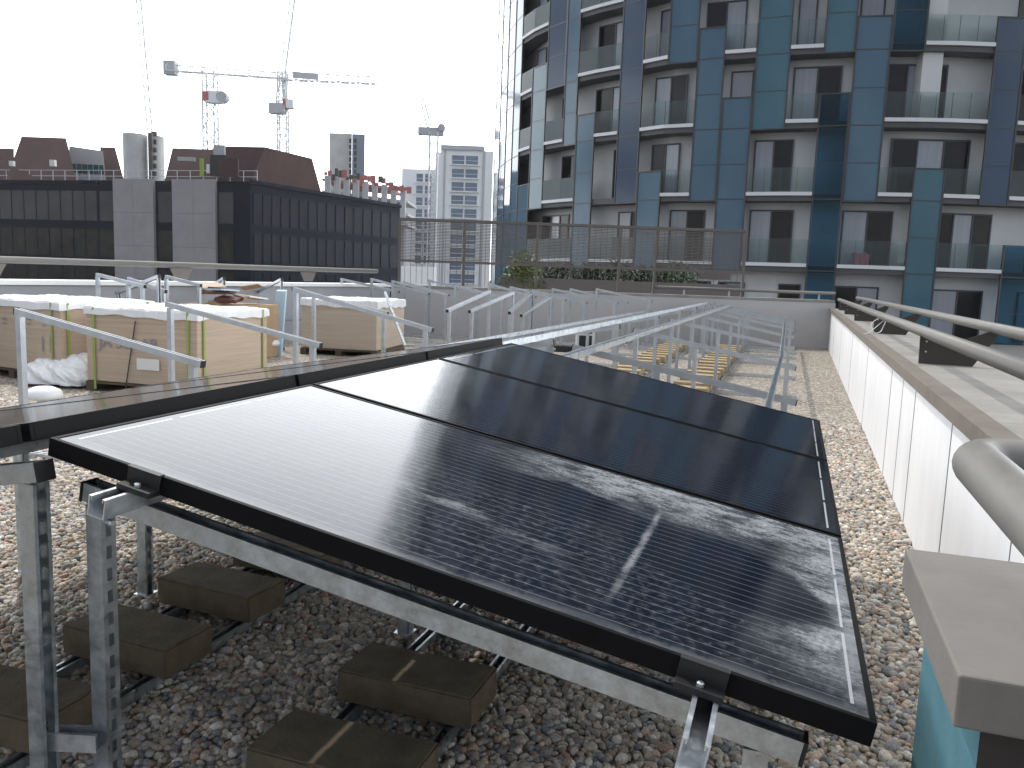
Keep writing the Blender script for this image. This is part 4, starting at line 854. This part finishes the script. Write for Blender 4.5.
# things left on one balcony
c_ = dp(862, 259, 34.2); t = thing('cloth_bundle', c_ + V((0, .7, 0)), 'pink cloth hanging inside a glass balcony near the tower foot', 'cloth'); m = MB()
nx_, nz_ = 14, 10; vv = []
for jz in range(nz_):
    for ix in range(nx_): vv.append(c_ + V((0, .7, 0)) + V(((ix/(nx_-1)-.5)*(.62+.10*jz/nz_), .05*math.sin(ix*1.4+.3*jz), (jz/(nz_-1)-.5)*.52 + .05*math.sin(ix*.9))))
m.v = vv; m.f = [(jz*nx_+ix, jz*nx_+ix+1, (jz+1)*nx_+ix+1, (jz+1)*nx_+ix) for jz in range(nz_-1) for ix in range(nx_-1)]; m.m = [0]*len(m.f)
o = m.build('fabric', PINK, t, smooth=True); o.modifiers.new('cloth', 'SOLIDIFY').thickness = .02
c_ = dp(900, 257, 34.3); m = MB(); nnp = nrm(19); m._ob(V((c_.x, c_.y, FZ(0)+.25)) + nnp*.3, V((.32, .05, 0)), nnp*.03, V((-.04, 0, .85))); tag(m.build('hanging_towel', WCLOTH, loc=(c_.x, c_.y, FZ(0)+.25)), 'white towel drying inside the balcony that holds the pink cloth', 'towel')
# tower terrace
b = MB(); b.face([(-12, 18.62, FZ(-1)-.01), (40, 18.62, FZ(-1)-.01), (40, 70, FZ(-1)-.01), (-12, 70, FZ(-1)-.01)]); tag(b.build('terrace', TERR), kind='structure')

# ------------------------------------------------------------------ shrubs at the tower foot
def shrub(c_, rx, ry, rz_, n_, lm, label, seed):
    rr = random.Random(seed); t = thing('shrub', c_, label, 'shrub', 'shrubs in the planting strip'); m = MB()
    for k in range(n_):
        th = rr.uniform(0, 6.283); ph = rr.uniform(-.2, 1.45); q_ = rr.uniform(.45, 1.08)
        p_ = V(c_) + V((rx*q_*math.cos(th)*math.cos(ph), ry*q_*math.sin(th)*math.cos(ph), rz_*q_*math.sin(ph) + rz_*.15*math.sin(th*3)))
        s_ = rr.uniform(.06, .13); a_ = V((rr.uniform(-1, 1), rr.uniform(-1, 1), rr.uniform(-.6, .9))).normalized(); b_ = a_.cross(V((rr.uniform(-1, 1), rr.uniform(-1, 1), 1))).normalized()
        m.face([p_, p_ + a_*s_ + b_*s_*.35, p_ + a_*s_*2, p_ + a_*s_ - b_*s_*.35])
    m.build('foliage', lm, t)
    m = MB()
    for k in range(6): a_ = k*1.05; m.sweep([V(c_) + V((0, 0, -.6)), V(c_) + V((math.cos(a_)*rx*.5, math.sin(a_)*ry*.5, rz_*.6))], [.03, .008], 5)
    m.build('stem', BARK, t)
def shp(px, py, D): p_ = dp(px, py, D); return p_
shrub(shp(522, 283, 29), .75, .6, 1.0, 900, LEAFA, 'yellow-green shrub at the left end of the planting strip', 1)
for i, (px, rx, hz) in enumerate(((556, .9, .75), (588, .9, .7), (618, 1.0, .8), (645, .8, .65))):
    shrub(shp(px, 287, 30), rx, .6, hz, 750, LEAFB, ['dark shrub next to the yellow-green one', 'dark low shrub, second right of the yellow-green one', 'dark tall shrub by the third fence post', 'dark shrub just left of the fourth fence post'][i], 5+i)
shrub(shp(676, 288, 30), .9, .6, .8, 800, mat('mid_green_leaves', (.045, .09, .035), .6, 0, .35, 3), 'mid green rounded shrub at the right end of the planting strip', 20)
m = MB(); a, b_ = dp(500, 292, 29.6), dp(735, 296, 29.6); m.bar((a.x, a.y, -.5), (b_.x, b_.y, -.5), 1.6, 1.6); tag(m.build('planter', FENCE, loc=a), 'long dark planter holding the shrubs below the tower', 'planter')

# ------------------------------------------------------------------ dark office block with plum roofs
KX = [0, 0, 0]
def wallpt(px, py, D): p_ = dp(px, py, D); return p_
def horizon_z(px, py, D): return dp(px, py, D).z
A0 = dp(-60, 184, 84); A1 = dp(250, 181.5, 75); A2 = dp(400, 206, 97.5)
ZR = A1.z
A0, A1, A2 = [V((p.x, p.y, 0)) for p in (A0, A1, A2)]
ob = thing('office_block', A1 + V((0, 0, -24)), 'black glass office block with two grey stone panels and a long receding side', 'office building')
e0 = (A1-A0).normalized(); n0 = V((-e0.y, e0.x, 0)); e1 = (A2-A1).normalized(); n1 = V((-e1.y, e1.x, 0)); L0, L1 = (A1-A0).length, (A2-A1).length
m = MB(); Bk0, Bk2 = A0 + n0*38, A2 + V((ray(393, 210).x, ray(393, 210).y, 0)).normalized()*26
m.v = []; pts = [A0, A1, A2, Bk2, Bk0]
for k in range(5): a, b_ = pts[k], pts[(k+1) % 5]; m.face([(a.x, a.y, -24), (b_.x, b_.y, -24), (b_.x, b_.y, ZR), (a.x, a.y, ZR)])
m.face([(p.x, p.y, ZR) for p in pts]); m.build('wall', DKCLAD, ob)
def upx(px, py=215):    # distance along the front facade where a pixel column meets it
    d = ray(px, py); d2 = V((d.x, d.y)); o = V((CAM.x, CAM.y)); a = V((A0.x, A0.y)); e = V((e0.x, e0.y)); den = d2.x*e.y - d2.y*e.x; w_ = a-o; t_ = (w_.x*e.y - w_.y*e.x)/den; hit = o + d2*t_; return (hit-a).dot(e)
def upx1(px, py=215):
    d = ray(px, py); d2 = V((d.x, d.y)); o = V((CAM.x, CAM.y)); a = V((A1.x, A1.y)); e = V((e1.x, e1.y)); den = d2.x*e.y - d2.y*e.x; w_ = a-o; t_ = (w_.x*e.y - w_.y*e.x)/den; hit = o + d2*t_; return (hit-a).dot(e)
def fpanel(name, mats, a, e, nn, u0_, u1_, z0, z1, out, parent, mi=0):
    m = MB(); m._ob(a + e*u0_ - nn*out + V((0, 0, z0)), e*(u1_-u0_), nn*(out-.005), V((0, 0, z1-z0))); return m.build(name, mats, parent)
sc = 75/FX
SZ = lambda dy: ZR - dy*sc      # dy in pixels below the roof edge at the corner
for (a_, b_) in ((116, 156), (174.5, 217.5)):
    m = MB(); ua, ub = upx(a_), upx(b_); zt_, zb_ = SZ(-1.5), -24
    nrow = 8
    for r_ in range(nrow):
        zc0 = zt_ - (r_+1)*3.1; 
        for c2 in range(2): m._ob(A0 + e0*(ua+(ub-ua)*c2/2+.01) - n0*.35 + V((0, 0, zc0+.02)), e0*((ub-ua)/2-.02), n0*.34, V((0, 0, 3.08)))
    m.build('stone_panel', STONE, ob)
for row, (da, db) in enumerate(((11, 42), (51, 80), (91, 118))):
    cols = [(-60+12.2*i, -60+12.2*i+11) for i in range(13)] + [(100.5, 114), (159, 172), (219.5, 233.5)]
    for (a_, b_) in cols:
        w_ = fpanel('window', PALEPANE if row == 0 else DKPANE, A0, e0, n0, upx(a_), upx(b_), SZ(db), SZ(da), .06, ob)
    e_side = [252 + i*(146/16.) for i in range(17)]
    for a_, b_ in zip(e_side, e_side[1:]):
        ua, ub = upx1(a_), upx1(b_); fpanel('window', DKGLASS, A1, e1, n1, ua+.15*(ub-ua), ub-.04*(ub-ua), SZ(db), SZ(da), .06, ob)
m = MB(); m._ob(A0 - n0*.3 + V((0, 0, ZR-.35)), e0*upx(101), n0*.29, V((0, 0, .30))); m.build('roof_edge', DKCLAD, ob); m = MB(); m._ob(A1 - n1*.3 + V((0, 0, ZR-.2)), e1*(L1-.1), n1*.29, V((0, 0, .35))); m.build('roof_edge', DKCLAD, ob)
m = MB()
for i in range(26): u_ = i*(L0/25.); p_ = A0 + e0*u_ + n0*1.2; m.bar(p_ + V((0, 0, ZR)), p_ + V((0, 0, ZR+1.1)), .05, .05)
for z_ in (.55, 1.1): m.bar(A0 + n0*1.2 + V((0, 0, ZR+z_)), A1 + n0*1.2 + V((0, 0, ZR+z_)), .05, .05)
m.build('roof_railing', CRW, ob)
# mansard volumes on the roof (each a part of the block)
def mansard(base, top, D0, depth, taper, name='mansard_roof'):
    # base/top: pixel corners left,right on the front plane at depth D0
    bl, br_ = dp(*base[0], D0), dp(*base[1], D0); tl, tr = dp(*top[0], D0+taper), dp(*top[1], D0+taper); bw = hdir((base[0][0]+base[1][0])/2)*depth
    for p_ in (bl, br_): p_.z = ZR-.1
    zt = (tl.z+tr.z)/2; tl.z = tr.z = zt; ins = (tl-bl).length*.3
    m = MB(); m.hexa([bl, br_, br_+bw, bl+bw], [tl, tr, tr+bw*.75, tl+bw*.75]); return m.build(name, MANSARD, ob, fix=True), bl, br_, tl, tr, bw
r1, *g1 = mansard(((6, 181), (77, 180)), ((21.5, 137.5), (66, 137)), 82, 14, 3)
mansard(((-60, 184), (14, 182)), ((-50, 147), (14, 148)), 96, 10, 3)
mansard(((102, 181), (127, 180)), ((100, 147.5), (115, 147)), 90, 12, 3)
r2, *g2 = mansard(((162.5, 179), (222, 181)), ((172.5, 149.5), (213, 148)), 84, 10, 3)
# main right-hand volume with a long side slope following the facade
hz = dp(240, 147, 79).z
tA, tB, tC = onz(213, 146, hz), onz(265, 147, hz), onz(312, 158.5, hz)
bA, bB = A0 + e0*upx(203) + n0*2.5, A1 + n0*2.5 + n1*1.5 - e0*.4; pn_ = (tB - V((bB.x, bB.y, ZR-.1))).cross(tC - tB); h3 = hdir(323); c3_ = V((CAM.x, CAM.y, ZR-.1)); bC = c3_ + h3*((tB - c3_).dot(pn_)/h3.dot(pn_)); bC.z = 0
tE, tD = tA + hdir(213)*9, tC + hdir(300)*8; bE, bD = bA + hdir(205)*16, bC + hdir(318)*10
bs = [bA, bB, bC, bD, bE]; tops_ = [tA, tB, tC, tD, tE]
m = MB(); m.face([(p.x, p.y, ZR-.1) for p in bs])
for k in range(5): a, b_, c, d = bs[k], bs[(k+1) % 5], tops_[(k+1) % 5], tops_[k]; m.face([(a.x, a.y, ZR-.1), (b_.x, b_.y, ZR-.1), (c.x, c.y, hz), (d.x, d.y, hz)])
m.face([(p.x, p.y, hz) for p in tops_]); r3 = m.build('mansard_roof', MANSARD, ob, fix=True)
def skylight(px, py, D, w_, h_, m_=LABELW): c_ = dp(px, py, D); m = MB(); xd = r0; m._ob(c_ - xd*w_/2, xd*w_, V((cfw.x, cfw.y, 0))*.4, V((0, 0, h_))); m.build('roof_hatch', m_, ob)
for px, py, D, w_, h_, m_ in ((52, 166, 81, .5, .6, LABELW), (11, 166, 81, .4, .5, LABELW), (186, 161, 83, 1.7, .4, CONCP), (219, 157, 77.2, 1.0, 1.1, CONCP), (218, 176, 76.2, 1.4, 1.9, BLACKP), (208, 173, 76.2, .3, .8, LABELW), (201, 176, 76.5, .25, 1.6, STRAP), (228, 176, 76, 1.8, 1.6, MANSARD)): skylight(px, py, D, w_, h_, m_)
# glazed gable between the mansards
m = MB(); a, b_ = dp(70, 180, 88), dp(106, 180, 88); t0, t1_ = dp(69, 146, 88), dp(103, 151, 88); m.hexa([a, b_, b_ + hdir(88)*6, a + hdir(88)*6], [t0, t1_, t1_ + hdir(88)*6, t0 + hdir(88)*6]); m.build('clerestory', CONCP, ob, fix=True)
m = MB()
for i in range(6): a, b_ = dp(71+i*5.6, 163.5+i*.3, 87.8), dp(75.4+i*5.6, 163.8+i*.3, 87.8); m._ob(V((a.x, a.y, a.z-.95)), V((b_.x-a.x, b_.y-a.y, 0)), V((cfw.x, cfw.y, 0))*.1, V((0, 0, .95)))
m.build('clerestory_window', mat('green_glazing', (.03, .10, .09), .1), ob)

# ------------------------------------------------------------------ far skyline: cores, frame under construction, white towers, cranes
def vbox(m, px0, px1, pyt, D, dep, zb=-24, mi=0, pyt1=None):
    a, b_ = dp(px0, pyt, D), dp(px1, pyt1 if pyt1 else pyt + (px1-px0)*.036, D); bw = hdir((px0+px1)/2)*dep; z0 = max(a.z, b_.z)
    m.hexa([(a.x, a.y, zb), (b_.x, b_.y, zb), (b_.x+bw.x, b_.y+bw.y, zb), (a.x+bw.x, a.y+bw.y, zb)], [(a.x, a.y, z0), (b_.x, b_.y, z0), (b_.x+bw.x, b_.y+bw.y, z0), (a.x+bw.x, a.y+bw.y, z0)], mi)
    return a, b_, z0
# twin lobed concrete core
t = thing('concrete_core', dp(143, 200, 150), 'rounded twin concrete core standing between the plum roofs', 'concrete core')
for px, rx in ((135, 11.5), (156, 7.5)):
    c_ = dp(px, 134.5 if px < 140 else 136.5, 150); m = MB(); R__ = rx*150/FX; prof = [(R__, -24-c_.z)]
    z_ = -24-c_.z
    while z_ < -.05: z2 = min(z_+3, 0); prof += [(R__, z2-.12), (R__*.985, z2-.06), (R__, z2)]; z_ = z2
    m.lathe(c_, prof, 28); m.build('shaft', CONC, t, smooth=False)
m = MB()
for i in range(6): c_ = dp(151, 176-8*i, 147.8); m._ob(c_, r0*.9, V((cfw.x, cfw.y, 0))*.5, V((0, 0, .8)))
m.build('opening', BLACKP, t)
# second core behind
t = thing('concrete_core', dp(347, 200, 190), 'square grey concrete core with dark window slots behind the red formwork', 'concrete core')
m = MB(); a, b_, z0 = vbox(m, 329.5, 352, 133, 190, 8); m.build('shaft', CONC, t)
m = MB(); vbox(m, 352.2, 365, 134, 189.5, 9); m.build('side_shaft', mat('blue_grey_cladding', (.20, .24, .30), .7), t)
m = MB()
for r_ in range(8):
    for c2 in range(2): a = dp(349+c2*5, 143+r_*6.2, 189.2); m._ob(a, r0*.55, V((cfw.x, cfw.y, 0))*.2, V((0, 0, 1.0)))
m.build('window_slot', BLACKP, t)
m = MB()
for i in range(12): p_ = dp(330+i*3, 133.3+i*.11, 190); m.bar(p_, p_ + V((0, 0, 1.0)), .12, .12)
m.build('edge_rail', CRG, t)
# frame under construction
t = thing('building_frame', dp(365, 210, 150), 'concrete frame under construction with red formwork and edge screens', 'construction site')
for k, (py, x0, x1) in enumerate(((180, 322, 392), (192, 322, 408), (206, 335, 408), (219, 360, 408))):
    m = MB(); a, b_ = dp(x0, py-2+(0), 150), dp(x1, py+(x1-x0)*.10, 150+.09*(x1-x0)); bw = V((cfw.x, cfw.y, 0))*14; m.hexa([a - V((0, 0, .45)), b_ - V((0, 0, .45)), b_+bw - V((0, 0, .45)), a+bw - V((0, 0, .45))], [a, b_, b_+bw, a+bw]); m.build('floor', CONCP if k else FORM, t, fix=True)
for i in range(9):
    px = 328+i*9.4; p_ = dp(px, 175+(px-322)*.16, 149+.08*(px-322)); m = MB(); m.bar(p_, (p_.x, p_.y, -10), 1.0, 1.0, up=r0); m.build('column', CONCP, t)
for i in range(24):
    px = 324+i*3.6; p_ = dp(px, 176+(px-322)*.17 + random.uniform(-3, 3), 148.5+.08*(px-322)); m = MB(); m._ob(p_, r0*random.uniform(.5, .9), V((cfw.x, cfw.y, 0))*.3, V((0, 0, random.uniform(.5, 1.5)))); m.build('formwork_screen', FORM if random.random() < .8 else BRK, t)
# white apartment towers
def white_tower(x0, x1, pyt, D, bays, label, xs, capcol=None, dark=()):
    t = thing('white_tower', dp((x0+x1)/2, 280, D), label, 'tower', 'distant white towers')
    m = MB(); a, b_, z0 = vbox(m, x0, x1, pyt, D, 18); m.build('wall', WTOW, t)
    e = V((b_.x-a.x, b_.y-a.y, 0)); Lw = e.length; e.normalize(); nn = V((-e.y, e.x, 0)); o = V((a.x, a.y, 0)); st = 3.0
    for (u0_, u1_) in bays:
        z_ = z0-1.2
        while z_ > -6:
            ua, ub = Lw*u0_, Lw*u1_
            m = MB(); m._ob(o + e*ua - nn*.10 + V((0, 0, z_-2.1)), e*(ub-ua), nn*.09, V((0, 0, 2.1))); m.build('window', WTGL, t); z_ -= st
    z_ = z0-.45; m = MB()
    while z_ > -6:
        m._ob(o + e*Lw*xs[0] - nn*.9 + V((0, 0, z_-3.0)), e*Lw*(xs[1]-xs[0]), nn*.88, V((0, 0, .22))); m._ob(o + e*Lw*xs[0] - nn*.9 + V((0, 0, z_-2.0)), e*Lw*(xs[1]-xs[0]), nn*.05, V((0, 0, .08))); z_ -= st
    m.build('balcony', WTOW, t)
    for (u0_, u1_) in dark: m = MB(); m._ob(o + e*Lw*u0_ - nn*.2 + V((0, 0, -24)), e*Lw*(u1_-u0_), nn*.19, V((0, 0, z0+24))); m.build('dark_fin', CRG, t)
    if capcol: m = MB(); m._ob(o - nn*.5 + V((0, 0, z0+.01)), e*Lw*.82, nn*10, V((0, 0, 1.0))); m.build('roof_cap', capcol, t)
white_tower(441, 493.5, 149.5, 190, ((.22, .45), (.48, .71)), 'taller white apartment tower with a dark roof cap, behind the fence', (.20, .74), CRG, ((.06, .10), (.80, .85)))
white_tower(402, 441, 168.5, 215, ((.38, .54), (.60, .76)), 'lower white apartment tower behind the small crane', (.30, .86), None, ())
white_tower(436, 450, 152, 200, (), 'plain narrow white stair tower between the two white towers', (.1, .12))

def lattice(m, p, q, w_, seg, th, up=(0, 0, 1), tri=False, mi=0):
    p, q = V(p), V(q); d = (q-p); n_ = max(2, int(d.length/seg)); dn = d.normalized(); up = V(up)
    if abs(dn.dot(up)) > .95: up = V((cfw.x, cfw.y, 0))
    r_ = dn.cross(up).normalized(); u_ = r_.cross(dn); cs = [(-w_/2, -w_/2), (w_/2, -w_/2), (w_/2, w_/2), (-w_/2, w_/2)] if not tri else [(-w_/2, -w_/2), (w_/2, -w_/2), (0, w_/2)]
    off = [r_*a + u_*b_ for a, b_ in cs]; k_ = len(off)
    for o in off: m.bar(p+o, q+o, th*1.4, th*1.4, mi=mi)
    for i in range(n_):
        a, b_ = p + d*(i/n_), p + d*((i+1)/n_)
        for k in range(k_):
            o0, o1 = off[k], off[(k+1) % k_]; m.bar(a+(o0 if i % 2 else o1), b_+(o1 if i % 2 else o0), th, th, mi=mi); m.bar(a+o0, a+o1, th, th, mi=mi)
GC = 'tower cranes on the skyline'
# hammerhead crane
D = 165; t = thing('tower_crane', dp(210, 250, D), 'pale hammerhead tower crane with a long horizontal jib', 'crane', GC)
mt = dp(210, 72, D); m = MB(); lattice(m, (mt.x, mt.y, -5), (mt.x, mt.y, mt.z), 2.3, 2.6, .16); m.build('mast', CRW, t)
m = MB(); lattice(m, dp(166, 67.5, D), dp(285, 76, D+8), 1.2, 2.2, .13, tri=True); lattice(m, dp(285, 76, D+8), dp(378, 80.5, D+16), 1.6, 2.2, .13, tri=True); m.build('jib', CRW, t)
m = MB(); c_ = dp(168.5, 67, D); m._ob(c_ - r0*1.1 - V((0, 0, 1.3)), r0*2.3, V((cfw.x, cfw.y, 0))*2, V((0, 0, 2.6))); m.build('counterweight', CRG, t)
m = MB(); c_ = dp(212, 96.5, D-2); m._ob(c_ - r0*1.4 - V((0, 0, 1.1)), r0*3.4, V((cfw.x, cfw.y, 0))*2, V((0, 0, 2.2))); cb = m.build('cab', WTOW, t)
m = MB(); c_ = dp(205, 95.5, D-2.2); m._ob(c_ - r0*.5 - V((0, 0, .8)), r0*1.1, V((cfw.x, cfw.y, 0))*2, V((0, 0, 1.6))); m.build('red_plate', CRR, cb)
m = MB(); c_ = dp(221.5, 96.5, D-2); m.sweep([c_ - V((cfw.x, cfw.y, 0))*.2, c_ + V((cfw.x, cfw.y, 0))*1.8], 1.05, 14); m.build('drum', CRG, cb)
m = MB(); a, b_ = dp(292.5, 75.3, D+8), dp(318, 77.4, D+10); m._ob(V((a.x, a.y, a.z-.5)), V((b_.x-a.x, b_.y-a.y, b_.z-a.z)), V((cfw.x, cfw.y, 0))*.3, V((0, 0, 1.3))); m.build('sign_board', mat('pale_sign', (.40, .42, .46), .6), t)
# luffing crane
D = 175; t = thing('tower_crane', dp(283, 250, D), 'luffing tower crane with a steep jib leaving the top of the photo', 'crane', GC)
mt = dp(283, 80, D); m = MB(); lattice(m, (mt.x, mt.y, -5), (mt.x, mt.y, dp(283, 110, D).z), 1.9, 2.4, .16); m.build('mast', CRW, t)
m = MB(); p0 = dp(281, 112, D); lattice(m, p0, dp(283, 72, D), 1.7, 1.8, .16); lattice(m, dp(286, 112, D), dp(284, 72, D), .8, 1.8, .12); m.build('a_frame', CRW, t)
m = MB(); lattice(m, dp(284, 72, D), dp(296.5, -25, D), 1.1, 2.0, .10, tri=True); m.build('jib', CRW, t)
m = MB(); c_ = dp(275.5, 108, D-1); m._ob(c_ - r0*1.5 - V((0, 0, 1.0)), r0*3.0, V((cfw.x, cfw.y, 0))*2.2, V((0, 0, 2.1))); m.build('counterweight', CRG, t)
m = MB(); c_ = dp(290, 103.5, D-1); m._ob(c_ - r0*.9 - V((0, 0, .9)), r0*1.5, V((cfw.x, cfw.y, 0))*2, V((0, 0, 1.8))); m._ob(c_ - r0*1.6 - V((0, 0, 1.0)), r0*.6, V((cfw.x, cfw.y, 0))*2, V((0, 0, 1.9)), 1); m.build('cab', [WTOW, CRR], t)
# third luffing crane behind the twin core
D = 160; t = thing('tower_crane', dp(150, 250, D), 'luffing crane behind the twin concrete core, only its thin jib showing', 'crane', GC)
m = MB(); lattice(m, dp(151, 131, D), dp(138, -20, D), 1.0, 2.0, .10, tri=True); m.build('jib', CRW, t)
m = MB(); p0 = dp(150.5, 133, D-13); m.bar((p0.x, p0.y, -20), p0, .7, .7, up=r0); m.build('mast', BRK, t)
# small crane in front of the white towers
D = 150; t = thing('tower_crane', dp(434, 250, D), 'small luffing crane with grey machinery deck in front of the white towers', 'crane', GC)
mt = dp(434, 132, D); m = MB(); lattice(m, (mt.x, mt.y, -8), mt, 1.5, 2.0, .12); m.build('mast', CRW, t)
m = MB(); a = dp(418, 129, D); m._ob(a - V((0, 0, .9)), r0*4.6, V((cfw.x, cfw.y, 0))*1.6, V((0, 0, 1.3))); m.build('machinery_deck', CRG, t)
m = MB(); lattice(m, dp(429, 126, D), dp(422, 99, D), .7, 1.4, .10); m.build('jib', CRW, t)
m = MB(); c_ = dp(441.5, 127.5, D-.5); m.sweep([c_ - V((cfw.x, cfw.y, 0))*.3, c_ + V((cfw.x, cfw.y, 0))*1.2], .65, 12); m.build('drum', CRG, t)
# white box by the fence corner
m = MB(); a = dp(401, 281, 24); m._ob(V((a.x, a.y, -1.2)), r0*.95, V((cfw.x, cfw.y, 0))*.8, V((0, 0, 1.72))); tag(m.build('plant_box', WTOW, loc=a), 'plain white plant box beyond the fence corner', 'plant box')

# ------------------------------------------------------------------ air
hz_ = MB(); hz_.box(-260, 260, -40, 300, -25, 120); ho = hz_.build('haze', [])
hm = bpy.data.materials.new('pale_air'); hm.use_nodes = True; hn = hm.node_tree; hn.nodes.clear(); oo = hn.nodes.new('ShaderNodeOutputMaterial'); pv = hn.nodes.new('ShaderNodeVolumePrincipled')
pv.inputs['Color'].default_value = (.95, .97, 1, 1); pv.inputs['Density'].default_value = .00025; pv.inputs['Anisotropy'].default_value = .3; hn.links.new(pv.outputs[0], oo.inputs['Volume'])
ho.data.materials.append(hm); tag(ho, 'pale summer haze over the city', 'haze', kind='stuff')
S.cycles.volume_bounces = 0
print('objects', len(S.objects))
